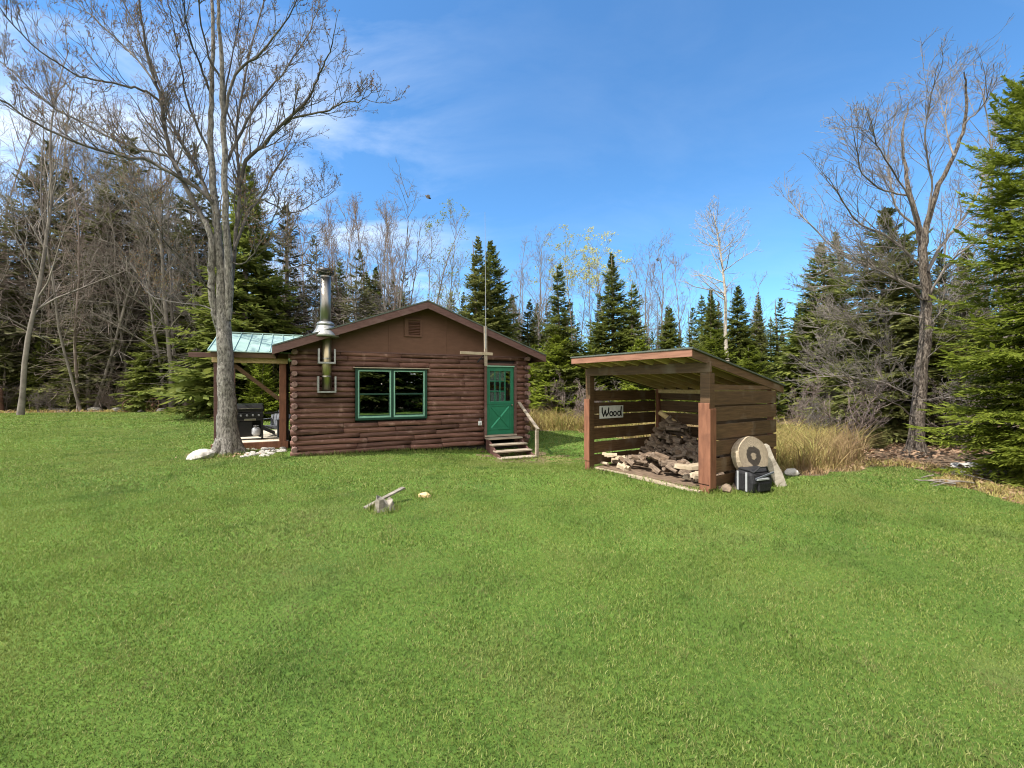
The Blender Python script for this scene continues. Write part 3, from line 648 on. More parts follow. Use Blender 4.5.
# door
dr = empty('door', (0, 0, 0)); dr.parent = cabin; a, b, zb, zt = 5.635, 6.615, .315, 2.565; y0, y1 = -.03, .03
ga, gb_, gc, gd = 5.755, 6.50, 1.40, 2.39
ds = MB().box(a, ga, y0, y1, zb, zt).box(gb_, b, y0, y1, zb, zt).box(ga, gb_, y0, y1, zb, gc).box(ga, gb_, y0, y1, gd, zt)
ds.build('door_slab', M['green'], dr, bevel=.004)
MB().box(a+.004, b-.004, y0-.02, y0-.002, 1.315, 1.345).build('dutch_rail', M['green'], dr)
xb = MB(); p, q, r_, s_ = a+.14, b-.16, .52, 1.24; yy = y0-.009
xb.box(p, q, y0-.016, y0-.002, s_, s_+.05).box(p, q, y0-.016, y0-.002, r_-.05, r_).box(p-.05, p, y0-.016, y0-.002, r_-.05, s_+.05).box(q, q+.05, y0-.016, y0-.002, r_-.05, s_+.05)
xb.build('panel_frame', M['green'], dr, bevel=.003)
MB().bar((p+.02, yy, r_+.02), (q-.02, yy, s_-.02), .014, .05, (-.7, 0, .7)).build('cross_brace', M['lightgreen'], dr, bevel=.003); MB().bar((p+.02, yy-.006, s_-.02), (q-.02, yy-.006, r_+.02), .014, .05, (.7, 0, .7)).build('cross_brace', M['green'], dr, bevel=.003)
mt = MB()
for i in (1, 2, 3): u = ga+(gb_-ga)*i/4.1; mt.box(u-.016, u+.016, y0+.008, y0+.03, gc, gd)
for i in (1, 2): z = gc+(gd-gc)*i/3; mt.box(ga, ga+(gb_-ga)*3/4.1, y0+.0095, y0+.0285, z-.014, z+.014)
mt.build('muntin', M['green'], dr)
MB().box(ga-.004, gb_+.004, .004, .008, gc-.004, gd+.004).build('door_glass', M['glass'], dr)
MB().box(ga-.02, gb_-.2, .012, .018, 2.06, gd+.004).build('curtain', M['curtain'], dr); MB().box(ga-.02, ga+.30, .030, .036, gc-.004, gc+.36).build('curtain', M['curtain'], dr); MB().box(ga+.32, gb_-.2, .036, .042, gc-.004, gc+.30).build('curtain', M['curtain'], dr)
MB().tube([(b-.09, y0-.003, 1.27), (b-.09, y0-.05, 1.27)], .012, 8).tube([(b-.09, y0-.05, 1.27), (b-.09, y0-.085, 1.27)], [.03, .022], 10).build('door_knob', M['steel'], dr, smooth=True)
fr = MB().box(5.545, 5.632, -.085, .09, .2, 2.64).box(6.618, 6.705, -.085, .09, .2, 2.64).box(5.632, 6.618, -.085, .09, 2.568, 2.64); fr.build('door_frame', M['trim'], dr, bevel=.005)
MB().box(5.632, 6.618, -.085, -.035, 2.53, 2.566).build('drip_strip', M['mint'], dr)
MB().box(5.55, 6.70, -.11, .09, .255, .31).build('threshold', M['greywood'], dr)
# outlet by the door
ob = empty('outlet', (0, 0, 0)); ob.parent = cabin
MB().box(5.33, 5.45, -.085, -.045, .64, .78).build('outlet_plate', M['white'], ob, bevel=.008); MB().box(5.36, 5.42, -.115, -.0855, .665, .735).build('outlet_cover', M['greytrim'], ob, bevel=.008)
MB().bar((5.39, -.055, .79), (5.40, -.055, .86), .02, .02).build('conduit', M['greymetal'], ob)
# stove pipe through the overhang
pu, pv, pr = .81, -.255, .122
sp = empty('stove_pipe', (0, 0, 0)); sp.parent = cabin
def lathe(prof, cx, cy, sides=24):
    m = MB(); m.tube([(cx, cy, z) for z, r in prof], [r for z, r in prof], sides); return m
lathe([(1.80, pr), (3.30, pr)], pu+.03, pv).build('lower_flue', M['brasssteel'], sp, smooth=False)
lathe([(3.45, pr+.012), (4.84, pr+.012)], pu, pv).build('upper_flue', M['fluesteel'], sp)
lathe([(3.22, .36), (3.30, .33), (3.46, .235), (3.50, .225), (3.52, .22)], pu, pv).build('flashing', M['galv'], sp)
lathe([(3.53, .21), (3.57, .225), (3.60, .21), (3.64, .15)], pu, pv).build('storm_collar', M['galv'], sp)
lathe([(4.83, pr+.02), (4.87, pr+.02)], pu, pv).build('cap_ring', M['fluesteel'], sp); lathe([(4.875, .15), (4.92, .15), (4.925, .215), (5.045, .215), (5.055, .19)], pu, pv).build('chimney_cap', M['blackmetal'], sp)
for z0, z1, hw in ((1.72, 2.16, .235), (2.50, 2.90, .22)):
    c = pu+.03; bk = MB()
    bk.box(c-hw, c-hw+.012, -.40, -.06, z0, z1).box(c+hw-.012, c+hw, -.40, -.06, z0, z1).box(c-hw+.0125, c+hw-.0125, -.42, -.06, z0, z0+.045)
    bk.box(c-hw+.0125, c-hw+.045, -.398, -.386, z0+.046, z1).box(c+hw-.045, c+hw-.0125, -.398, -.386, z0+.046, z1)
    bk.build('wall_bracket', M['galv'], sp)
lathe([(2.14, pr+.008), (2.18, pr+.008)], pu+.03, pv).build('pipe_band', M['steel'], sp); lathe([(2.62, pr+.008), (2.66, pr+.008)], pu+.03, pv).build('pipe_band', M['steel'], sp)
for c in sp.children:
    if c.name.split('.')[0] in ('lower_flue', 'upper_flue', 'flashing', 'storm_collar', 'chimney_cap'):
        for p in c.data.polygons: p.use_smooth = len(p.vertices) == 4

# radio mast on the gable
an = empty('radio_mast', cab(5.36, -.62, 2.5), ANG, 'thin whip antenna on a pale mast above the cabin door', 'antenna')
MB().bar((0, 0, .02), (-.02, 0, 1.25), .085, .075, (0, 1, 0)).build('mast_board', M['greywood'], an, bevel=.006)
MB().tube([(-.02, -.045, .55), (-.03, -.045, 2.4), (-.05, -.045, 4.75)], [.014, .010, .005], 6).build('whip', M['greymetal'], an)
MB().bar((-.86, -.06, .40), (.20, -.06, .39), .03, .085).build('crossboard', M['palewood'], an, bevel=.005)
MB().bar((-.30, -.04, .12), (-.03, .02, .40), .03, .03).build('strut', M['blackmetal'], an)
MB().bar((-.02, .03, .25), (-.02, .50, .25), .04, .04).build('bracket', M['blackmetal'], an); MB().bar((-.02, .03, 1.1), (-.02, .12, 1.1), .04, .04).build('bracket', M['blackmetal'], an)

# steps
st = empty('wooden_steps', cab(6.17, 0, 0), ANG, 'four step wooden stairs with a handrail below the green door', 'steps')
zs_ = [.235, .075, -.09, -.255]; vs_ = [-.24, -.56, -.88, -1.20]
for i, (z, v) in enumerate(zip(zs_, vs_)):
    MB().box(-.62, .60, v-.17, v+.15, z-.045, z).build('tread', M['greywood'], st, bevel=.008)
for x in (-.60, .54):
    MB().prism([(-.12, .18), (-.12, -.12), (-1.02, -.46), (-1.33, -.46), (-1.33, -.305), (-.95, -.14), (-.35, .18)], 'x', x, x+.045).build('stringer', M['trim'], st)
MB().box(-.55, .53, -1.345, -1.315, -.46, -.31).build('riser', M['greywood'], st)
hr = MB().bar((.60, -.10, 1.36), (.66, -1.30, .55), .10, .05); hr.build('handrail', M['greywood'], st, bevel=.008)
MB().box(.61, .70, -1.27, -1.18, -.5, .54).build('rail_post', M['greywood'], st, bevel=.006)

# ================================================================== porch
po = empty('covered_porch', (CO.x, CO.y, 0), ANG, 'open side porch with green metal roof beside the log cabin', 'porch')
MB().box(-2.08, -.11, 2.05, 6.2, .17, .21).build('deck', M['deck'], po)
MB().box(-2.10, -.11, 2.0, 2.046, -.02, .215).build('deck_fascia', M['redpost'], po, bevel=.006); MB().box(-2.10, -2.06, 2.05, 6.2, -.02, .165).build('deck_fascia', M['redpost'], po)
for (u, v, s_) in ((-1.96, 2.08, .13), (-.26, 2.10, .19), (-1.96, 5.95, .13)): MB().box(u-s_/2, u+s_/2, v-.065, v+.065, .216 if u > -1 else -.05, 2.72).build('post', M['redpost'] if u > -1 else M['trim'], po, bevel=.008)
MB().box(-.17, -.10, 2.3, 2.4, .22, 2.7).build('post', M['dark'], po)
MB().box(-2.62, -.12, 2.02, 2.14, 2.722, 2.86).build('beam', M['trim'], po, bevel=.006)
MB().box(-2.06, -.12, 1.92, 1.97, 2.58, 2.80).build('eave_board', M['rafter'], po, bevel=.005)
MB().box(-2.06, -.12, 1.72, 1.76, 2.72, 2.88).build('fascia', M['slat'], po, bevel=.005)
MB().bar((-1.65, 2.08, 2.62), (-.36, 2.08, 1.50), .07, .11).build('brace', M['slat'], po)
pr_ = MB(); vr, ve, zr, zv = 4.0, 1.66, 3.66, 2.90
sl_ = (zr-zv)/(vr-ve)
pr_.prism([(ve, zv), (vr, zr), (2*vr-ve, zv), (2*vr-ve, zv-.025), (vr, zr-.028), (ve, zv-.025)], 'x', -2.12, .32)
u = -2.12
while u < .33:
    for s_ in (1, -1):
        pr_.bar((u, vr+s_*(vr-ve), zv+.012), (u, vr+s_*.02, zr+.012), .022, .032)
    u += .305
pr_.bar((-2.12, vr, zr+.01), (.32, vr, zr+.01), .2, .03)
pr_.build('metal_roof', M['metalroof'], po)
rk = MB()
for i in range(5): rk.bar((-2.0+i*.45, ve+.12, zv-.07), (-2.0+i*.45, vr, zr-.08), .04, .10)
rk.build('rafter', M['rafter'], po)

# grill
gr = empty('gas_grill', cab(-1.20, 3.05, .212), ANG+R(4), 'black gas grill standing on the porch deck beside the tree trunk', 'grill')
MB().box(-.36, .36, -.26, .26, .60, .86).build('firebox', M['blackmetal'], gr, bevel=.02)
MB().prism([(-.27, .87), (-.29, .97), (-.22, 1.09), (-.05, 1.14), (.15, 1.13), (.25, 1.02), (.27, .87)], 'x', -.38, .38).build('lid', M['blackmetal'], gr, bevel=.025)
MB().tube([(-.28, -.27, .97), (-.28, -.335, .985), (.28, -.335, .985), (.28, -.27, .97)], .014, 8).build('lid_handle', M['steel'], gr)
MB().box(-.37, .37, -.285, -.262, .70, .845).build('control_panel', M['blackmetal'], gr, bevel=.008)
for x in (-.24, -.08, .08, .24): MB().tube([(x, -.287, .77), (x, -.325, .77)], [.032, .026], 12).build('knob', M['greymetal'], gr)
MB().box(-.16, .16, -.29, -.262, .61, .665).build('emblem_plate', M['steel'], gr, bevel=.006)
for x in (-.33, .33): MB().box(x-.03, x+.03, -.24, .24, .05, .60).build('cart_panel', M['blackmetal'], gr, bevel=.006)
MB().box(-.30, .30, -.22, .22, .10, .13).build('bottom_shelf', M['blackmetal'], gr)
MB().box(-.298, .06, -.235, -.215, .135, .58).build('cart_door', M['blackmetal'], gr, bevel=.006); MB().box(-.298, .298, .19, .21, .135, .58).build('cart_back', M['blackmetal'], gr)
for x0, x1 in ((-.70, -.39), (.39, .80)): MB().box(x0, x1, -.22, .22, .80, .845).build('side_shelf', M['blackmetal'], gr, bevel=.012)
for x in (-.33, .33): MB().tube([(x-.025, -.2, .06), (x+.025, -.2, .06)], .062, 14).build('wheel', M['blackmetal'], gr)
pt = empty('propane_tank', cab(-1.02, 2.80, .345), 0, 'grey white propane cylinder tucked under the black grill', 'gas bottle')
pt.scale = (.82, .82, .82)
b_ = MB(); b_.tube([(0, 0, z) for z in (0, .03, .08, .24, .30, .325)], [.10, .135, .15, .15, .11, .05], 18); b_.build('cylinder', M['greytrim'], pt, smooth=True)
MB().tube([(0, 0, .328), (0, 0, .40)], [.03, .022], 10).build('valve', M['steel'], pt)
MB().tube([(.09*math.cos(t), .09*math.sin(t), .37) for t in np.linspace(.6, 5.7, 10)], .012, 6).build('collar', M['greytrim'], pt)
# adirondack chair
ch = empty('adirondack_chair', cab(-.55, 3.75, .212), ANG+R(-28), 'slate grey slatted armchair on the porch deck right of the grill', 'chair')
sb = MB()
for i in range(5): sb.box(-.27, .27, -.30+i*.11, -.205+i*.11, .36-i*.035, .385-i*.035)
sb.build('seat', M['greypaint'], ch, bevel=.004)
bs = MB(); rot = Matrix.Rotation(R(-24), 3, 'X')
for i in range(7):
    x = -.28+i*.093; top = .72-.022*abs(i-3)**2; q0 = Vector((x*.85, .22, .22)); q1 = q0+rot @ Vector((x*.25, 0, top)); bs.bar(q0, q1, .082, .02, (0, -1, .4))
bs.build('backrest', M['greypaint'], ch, bevel=.004)
for s_ in (-1, 1):
    MB().box(s_*.33-.065, s_*.33+.065, -.38, .34, .555, .58).build('armrest', M['greypaint'], ch, bevel=.006)
    MB().box(s_*.31-.02, s_*.31+.02, -.34, -.25, 0, .553).build('leg', M['greypaint'], ch); MB().bar((s_*.285, -.30, .33), (s_*.285, .52, .04), .025, .11).build('leg', M['greypaint'], ch)

# ================================================================== wood shed
sa = math.atan2(SX.y, SX.x)
sh = empty('wood_shed', (SO.x, SO.y, 0), sa, 'open brown wood shed with slatted sides and a sloping roof', 'shed')
W_, D_ = 2.93, 2.42
rs = -.195; rz = lambda y: 2.505+rs*(y+.5)       # underside of the roof deck
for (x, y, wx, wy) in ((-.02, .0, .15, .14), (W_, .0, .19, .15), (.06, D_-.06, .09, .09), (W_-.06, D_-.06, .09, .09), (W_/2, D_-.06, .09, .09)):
    MB().box(x-wx/2, x+wx/2, y-wy/2, y+wy/2, -.2, min(2.13, rz(y)-.13)).build('post', M['slat'] if y < .5 else M['redpost'], sh, bevel=.008)  # front posts darker than their cladding: the roof's shadow put into the colour
MB().box(-.09, W_+.10, -.075, -.02, 2.135, 2.325).build('front_beam', M['slat'], sh, bevel=.006)
MB().box(-.03, W_+.03, D_-.10, D_-.04, rz(D_)-.22, rz(D_)-.125).build('rear_beam', M['rafter'], sh)
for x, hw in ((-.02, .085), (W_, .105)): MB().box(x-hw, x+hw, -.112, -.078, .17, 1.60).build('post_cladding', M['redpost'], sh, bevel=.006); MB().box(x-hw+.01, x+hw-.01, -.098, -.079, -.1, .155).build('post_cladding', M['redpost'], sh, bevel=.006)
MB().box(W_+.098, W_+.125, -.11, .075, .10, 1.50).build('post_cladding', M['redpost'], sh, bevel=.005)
zb_ = [(.06, .29), (.335, .60), (.645, .905), (.95, 1.215), (1.255, 1.515), (1.555, 1.80)]
def slats(x0, y0, x1, y1, name, top=True, cut=None):
    m = MB(); d = Vector((x1-x0, y1-y0, 0)); Lg = d.length; d.normalize()
    for i, (a, b) in enumerate(zb_):
        t0 = 0.0; js = [0, Lg]
        if cut and i in cut: js = [0, cut[i], Lg]
        for p, q in zip(js[:-1], js[1:]):
            dz = ra.uniform(-.008, .008)
            m.bar(Vector((x0, y0, (a+b)/2+dz))+d*(p+.004), Vector((x0, y0, (a+b)/2+dz+ra.uniform(-.008, .008)))+d*(q-.004), .024, b-a)
    return m.build(name, M['slat'], sh, bevel=.004)
slats(.0, .09, .0, D_-.1, 'left_slats', cut={2: 1.1, 4: .9, 0: 1.3})
slats(.03, D_+.002, W_-.03, D_+.002, 'rear_slats', cut={1: 1.6, 3: 1.2, 5: 1.9})
slats(W_+.03, .10, W_+.03, D_-.02, 'right_slats', cut={1: .55, 3: 1.4})
MB().prism([(.10, 1.83), (D_-.02, 1.83), (D_-.3, 1.90), (.10, 1.93)], 'x', W_+.018, W_+.042).build('top_board', M['slat'], sh)
rf = MB(); x = .0
for i in range(9):
    x = .02+i*(W_-.08)/8; rf.bar((x, -.48, rz(-.48)-.055), (x, D_+.22, rz(D_+.22)-.055), .04, .105)
sroof = empty('roof', (0, 0, 0)); sroof.parent = sh
rf.build('rafters', M['rafter'], sroof)
X0, X1, Y0, Y1 = -.04, W_+.02, -.50, D_+.27
MB().prism([(Y0, rz(Y0)), (Y1, rz(Y1)), (Y1, rz(Y1)+.015), (Y0, rz(Y0)+.015)], 'x', X0, X1).build('sheathing', M['sheath'], sroof)
MB().prism([(Y0-.05, rz(Y0)+.028), (Y1+.03, rz(Y1)+.012), (Y1+.03, rz(Y1)+.04), (Y0-.05, rz(Y0)+.056)], 'x', X0-.05, X1+.06).build('roofing', M['shingle'], sroof)
MB().box(X0-.03, X1+.03, Y0-.034, Y0-.002, rz(Y0)-.105, rz(Y0)+.024).build('fascia', M['redboard'], sroof, bevel=.005)
for x in (X0-.030, X1+.002): MB().prism([(Y0, rz(Y0)-.13), (Y1, rz(Y1)-.13), (Y1, rz(Y1)+.018), (Y0, rz(Y0)+.018)], 'x', x, x+.028).build('bargeboard', M['slat'], sroof)
MB().box(X0, X1, Y1+.002, Y1+.028, rz(Y1)-.12, rz(Y1)+.008).build('rear_fascia', M['slat'], sroof)
MB().box(.06, W_-.08, .10, D_-.03, -.12, .035).build('chip_floor', M['firebrown'], sh)
# sign
sg = empty('wood_sign', shd(.034, .26, 1.13), sa, 'white board painted with the word Wood inside the shed', 'sign')
MB().box(-.008, .008, 0, .80, 0, .30).build('sign_board', M['white'], sg, bevel=.003)
def stroke(m, pts, wd):
    for p, q in zip(pts[:-1], pts[1:]): m.bar((.011, p[0], p[1]), (.011, q[0], q[1]), .004, wd, (0, -(q[1]-p[1]), q[0]-p[0]))
    for p in pts: m.tube([(.0095, p[0], p[1]), (.0132, p[0], p[1])], wd/2, 8)
le = MB(); wd = .036
stroke(le, [(.07, .25), (.075, .15), (.115, .055), (.175, .19), (.205, .06), (.275, .13), (.29, .245)], wd)
for cx in (.375, .50): stroke(le, [(cx+.052*math.cos(t), .105+.05*math.sin(t)) for t in np.linspace(0, 6.283, 11)], wd*.85)
stroke(le, [(.645+.052*math.cos(t), .105+.052*math.sin(t)) for t in np.linspace(0, 6.283, 11)], wd*.85); stroke(le, [(.725, .26), (.71, .15), (.72, .055)], wd)
le.build('lettering', M['ink'], sg)

# firewood
def wedge(seed, kind):
    r = random.Random(seed); m = MB(); Ln = r.uniform(.36, .46)
    if kind == 'round': m.tube([(-Ln/2, 0, 0), (0, .008, .004), (Ln/2, 0, 0)], [.055, .058, .052], 9)
    else:
        poly = [(-.075+r.uniform(-.02, .02), -.05), (.075+r.uniform(-.02, .02), -.045), (.055+r.uniform(-.02, .02), .035), (.0, .075+r.uniform(-.02, .02)), (-.055, .03+r.uniform(-.02, .02))]
        n = 4; V = []
        for i in range(n+1):
            x = -Ln/2+Ln*i/n; k = 1+r.uniform(-.12, .12); tw = r.uniform(-.08, .08)
            for (a, b) in poly: V.append((x+r.uniform(-.012, .012), (a*math.cos(tw)-b*math.sin(tw))*k, (b*math.cos(tw)+a*math.sin(tw))*k))
        P = len(poly); Fc = [tuple(range(P-1, -1, -1)), tuple(n*P+j for j in range(P))]+[(i*P+j, i*P+(j+1) % P, (i+1)*P+(j+1) % P, (i+1)*P+j) for i in range(n) for j in range(P)]
        m.add(V, Fc)
    return m
def heap(x, y): # height of the wood heap inside the shed
    a = 1.10*math.exp(-((x-.95)/.62)**2-((y-1.75)/.62)**2); b = .66*math.exp(-((x-1.9)/.8)**2-((y-1.4)/.8)**2); c = .42*math.exp(-((x-1.25)/1.0)**2-((y-.85)/.6)**2)
    return max(a, b, c, .15 if .35 < x < 2.7 and .55 < y < 2.1 else 0)
protos = {}
for knd, mm, nm in (('dark', 'firewood', 'firewood_log'), ('brown', 'firebrown', 'firewood_log'), ('pale', 'palewood', 'split_log')):
    protos[knd] = [wedge(i*3+len(knd), 'round' if i == 3 else 'split').build(nm, M[mm], bevel=.004) for i in range(4)]
used = set()
def put(kind, x, y, z, rz, rx=0, ry=0, label='', group=''):
    p = ra.choice(protos[kind]); o = p if p.name not in used else p.copy()
    if o is p: used.add(p.name)
    else: COL.objects.link(o)
    o.location = shd(x, y, z); o.rotation_euler = (rx, ry, rz); s_ = ra.uniform(.55, .85); o.scale = (s_, s_, s_)
    tag(o, label, 'firewood', group); return o
cnt = 0
for layer in (0, 1, 2):
    tries = 0
    while tries < (200, 75, 25)[layer]:
        tries += 1; x = ra.uniform(.3, 2.75); y = ra.uniform(.45, 2.2); h = heap(x, y)
        z = h-.05-layer*.12
        if z < .07: z = .07 if layer == 0 and h > .12 else -1
        if z < 0: continue
        dirt = math.atan2(heap(x, y+.05)-heap(x, y-.05), .1)
        put('dark' if ra.random() < .8 else 'brown', x, y, z+.03, sa+ra.gauss(.5, .7), ra.uniform(-.5, .5), ra.gauss(.25, .25), 'weathered grey brown log in the jumbled heap inside the wood shed', 'old firewood heaped in the shed')
for i in range(20):
    if i < 11: x, y = ra.uniform(.15, .8), ra.uniform(.25, .75); z = .09+.10*(i % 3)*(y > .35)
    else: x, y = ra.uniform(2.2, 2.72), ra.uniform(.25, .8); z = .10+.11*(i % 3)
    if i < 11: put('pale', x, y, z, sa+ra.gauss(.3, .5), ra.uniform(-.4, .4), ra.uniform(-.15, .15), 'pale split log at the left front of the shed heap', 'pale logs by the left shed post')
    else: put('pale', x, y, z, sa+ra.gauss(.6, .4), ra.uniform(-.4, .4), ra.uniform(-.2, .2), 'pale split log stacked just behind the right shed post', 'pale logs by the right shed post')
lg = wedge(77, 'round').build('firewood_log', M['rafter'], bevel=.004); lg.scale = (1.25, 1.1, 1.1); lg.location = shd(.86, 1.72, 1.12); lg.rotation_euler = (0, R(32), sa+.25); tag(lg, 'long yellowish log sloping off the very top of the firewood heap', 'firewood')
pl = MB().bar((-1.38, 0, .03), (1.30, 0, .045), .13, .035).build('board', M['palewood'], bevel=.004); pl.location = shd(1.42, .16, -.03); pl.rotation_euler = (0, 0, sa+.02); tag(pl, 'long pale board lying between the two front shed posts', 'board')
pl = MB().bar((-.85, 0, .03), (.85, 0, .03), .12, .05).build('board', M['palewood'], bevel=.004); pl.location = shd(2.05, -.10, gz(*shd(2.05, -.10)[:2])); pl.rotation_euler = (0, 0, sa-.06); tag(pl, 'short pale board on the grass before the right shed post', 'board')
pl = MB().bar((-1.2, 0, .03), (1.2, 0, .03), .16, .03).build('board', M['greywood'], bevel=.004); pl.location = shd(1.35, .40, -.02); pl.rotation_euler = (0, 0, sa+.05); tag(pl, 'grey board under the pale split logs in the shed', 'board')

# things leaning on the shed's right side
bg_ = empty('tool_bag', shd(W_+.40, .76, 0), sa+R(78), 'black tool bag with grey strips standing beside the wood shed', 'bag')
bg_.scale = (.88, .88, .95)
m = MB(); m.prism([(-.21, .02), (-.25, .22), (-.20, .40), (.18, .42), (.23, .22), (.20, .02)], 'x', -.28, .28); m.build('bag_body', M['blackcloth'], bg_, bevel=.05)
MB().prism([(-.20, .405), (-.14, .455), (.12, .465), (.17, .42)], 'x', -.24, .25).build('flap', M['blackcloth'], bg_, bevel=.02)
MB().box(-.20, .12, -.285, -.235, .27, .305).build('strip', M['greytrim'], bg_, bevel=.005); MB().box(.283, .300, -.15, .14, .30, .335).build('strip', M['greytrim'], bg_)
MB().box(-.15, .18, -.275, -.20, .06, .22).build('pocket', M['blackcloth'], bg_, bevel=.02)
MB().box(-.30, -.284, -.12, -.08, .05, .40).build('strap', M['greytrim'], bg_); MB().box(-.30, -.284, .08, .12, .05, .40).build('strap', M['greytrim'], bg_); MB().bar((-.23, -.262, .30), (.27, -.262, .395), .02, .03).build('strap', M['greypaint'], bg_)
MB().tube([(-.20, -.18, .40), (-.10, -.24, .50), (.10, -.24, .50), (.20, -.18, .40)], .015, 6).build('handle', M['blackcloth'], bg_)
blk = MB().tube([(0, 0, 0), (0, 0, .24)], [.16, .15], 12).build('wood_block', M['firebrown'], bevel=.01); blk.location = shd(W_+.25, 1.0, -.01); tag(blk, 'low round wood block under the painted log slice', 'block')
dk = MB(); K = 28; rr_ = [.375*(1+.05*math.sin(2*i*2*math.pi/K+1)+.02*math.sin(5*i*2*math.pi/K)) for i in range(K)]
V = [(rr_[i]*math.cos(2*math.pi*i/K)*f, rr_[i]*math.sin(2*math.pi*i/K)*f, z) for (z, f) in ((-.10, .97), (-.02, 1.0), (.07, .985)) for i in range(K)]
dk.add(V, [tuple(range(K-1, -1, -1))]+[(l*K+i, l*K+(i+1) % K, (l+1)*K+(i+1) % K, (l+1)*K+i) for l in range(2) for i in range(K)])
slc = empty('log_slice', shd(W_+.25, .98, .60), 0, 'big round log slice painted with a dark target ring', 'log slice')
barkm = dk.build('bark_edge', M['palewood'], slc)
fc = MB(); V = [(rr_[i]*math.cos(2*math.pi*i/K)*.985, rr_[i]*math.sin(2*math.pi*i/K)*.985, .0702) for i in range(K)]
fc.add(V, [tuple(range(K))]); fc.build('face', M['endgrain'], slc)
nx_ = Vector((.40, -.91, .24)).normalized(); tx = Vector((0, 0, 1)).cross(nx_).normalized(); ty = nx_.cross(tx)
slc.rotation_euler = Matrix((tx, ty, nx_)).transposed().to_euler()
sb_ = MB(); V = [(-.10, 0), (.10, 0), (.125, .25), (.10, .55), (.115, .80), (.07, .86), (-.08, .82), (-.11, .4)]
sb_.prism(V, 'y', -.03, .025); slab = sb_.build('bark_slab', M['birch'], bevel=.012); slab.location = shd(W_+.50, 1.62, -.02); slab.rotation_euler = (R(-10), R(-20), sa+R(62)); tag(slab, 'pale slab of wood leaning on the shed beside the log slice', 'slab')
fs = link('flat_stone', rockmesh('flat_stone', 5, .16, .12, .12), M['rock']); fs.location = shd(W_+.12, 2.85, .05); tag(fs, 'small blue grey stone at the rear corner of the shed', 'stone')
for i, (x, y, s_) in enumerate(((W_+.18, .28, .12), (W_+.2, .62, .10))):
    q = link('wood_chunk', rockmesh('wood_chunk', 20+i, s_*1.3, s_, s_), M['firewood']); q.location = shd(x, y, .05); tag(q, ('dark wood chunk right beside the shed post foot', 'dark wood chunk behind the black tool bag')[i], 'wood chunk')

# plank and stump on the lawn
def place(o, px, py): p = at(px, py); o.location = (p[0], p[1], gz(p[0], p[1])+p[2]); return o
sp_ = Tubes(); r = np.random.default_rng(5)
stump = MB(); K = 15
V = []
for (z, f) in ((-.05, 1.15), (.06, .95), (.15, .8)):
    for i in range(K): a = 6.283*i/K; q = f*(.135+.035*math.sin(3*a+1)); V.append((q*math.cos(a)*1.1, q*math.sin(a), z+(.045*math.sin(3*a)+ra.uniform(-.035, .055) if z > .1 else 0)))
stump.add(V, [(l*K+i, l*K+(i+1) % K, (l+1)*K+(i+1) % K, (l+1)*K+i) for l in range(2) for i in range(K)]+[tuple(2*K+i for i in range(K))])
s_ = stump.build('tree_stump', M['oldgrey']); place(s_, 383, 511); tag(s_, 'short splintered stump under a leaning plank on the lawn', 'stump')
pk = MB().bar((0, 0, .0), (.44, .60, .17), .085, .026).build('plank', M['oldgrey'], bevel=.004); place(pk, 365, 511); pk.location.z += .03; tag(pk, 'narrow grey plank leaning across the stump on the lawn', 'plank')
ck = link('wood_chunk', rockmesh('wood_chunk', 31, .13, .10, .10), M['rafter']); place(ck, 424, 497); tag(ck, 'small yellowish wood chunk lying alone in the lawn grass', 'wood chunk')

# stones round the tree and the porch
q = link('boulder', rockmesh('boulder', 41, .36, .26, .19), M['rock']); place(q, 202, 459); q.location.z += .07; q.rotation_euler = (0, R(-14), .5); tag(q, 'white boulder on the lawn left of the big tree trunk', 'boulder')
sts = [rockmesh('white_stone', 50+i, 1, .8, .62) for i in range(5)]
for i in range(70):
    px = ra.uniform(240, 285) if i > 8 else ra.uniform(196, 224); lo_ = 447+(1 if px > 262 else 0); py = ra.uniform(449, 459-max(0, px-262)*.28) if i > 8 else ra.uniform(451, 455)
    o = link('white_stone', sts[i % 5], None); 
    if not o.data.materials: o.data.materials.append(M['rock'])
    place(o, px, py); s_ = ra.uniform(.05, .13) if i > 8 else ra.uniform(.04, .075); o.scale = (s_, s_, s_); o.rotation_euler = (0, 0, ra.uniform(0, 6)); o.location.z += s_*.12
    if i > 8: tag(o, 'white stone in the heap along the porch deck edge', 'stone', 'white stones by the porch')
    else: tag(o, 'small white stone at the foot of the big tree trunk', 'stone', 'white stones at the big tree')

# fieldstones, stump and old wheels at the far left edge of the lawn
fst = [rockmesh('fieldstone', 70+i, 1, .8, .6) for i in range(4)]
for i in range(34):
    px = 42+i*4.6+ra.uniform(-2, 2); o = link('fieldstone', fst[i % 4], None)
    if not o.data.materials: o.data.materials.append(M['darkrock'])
    place(o, px, ra.uniform(409.5, 412)); s_ = ra.uniform(.14, .42); o.scale = (s_*1.2, s_, s_*.85); o.rotation_euler = (0, 0, ra.uniform(0, 6)); o.location.z += s_*.25
    tag(o, 'grey fieldstone in the row along the far lawn edge', 'stone', 'fieldstones along the lawn edge')
def old_wheel(px, py, rad, rz, label):
    o = empty('old_wheel', (0, 0, 0)); place(o, px, py)
    m = MB(); m.tube([(rad*math.cos(t), 0, rad+rad*math.sin(t)) for t in np.linspace(0, 6.283, 25)], .035, 8); m.build('rim', M['rust'], o, smooth=True)
    MB().tube([(0, -.07, rad), (0, .07, rad)], .09, 10).build('hub', M['rust'], o)
    for k in range(5): t = k*math.pi/5; MB().bar((-rad*math.cos(t), .002*k, rad-rad*math.sin(t)), (rad*math.cos(t), .002*k, rad+rad*math.sin(t)), .02, .02, (0, 1, 0)).build('spoke', M['rust'], o)
    o.rotation_euler = (R(-14), 0, rz); tag(o, label, 'wheel')
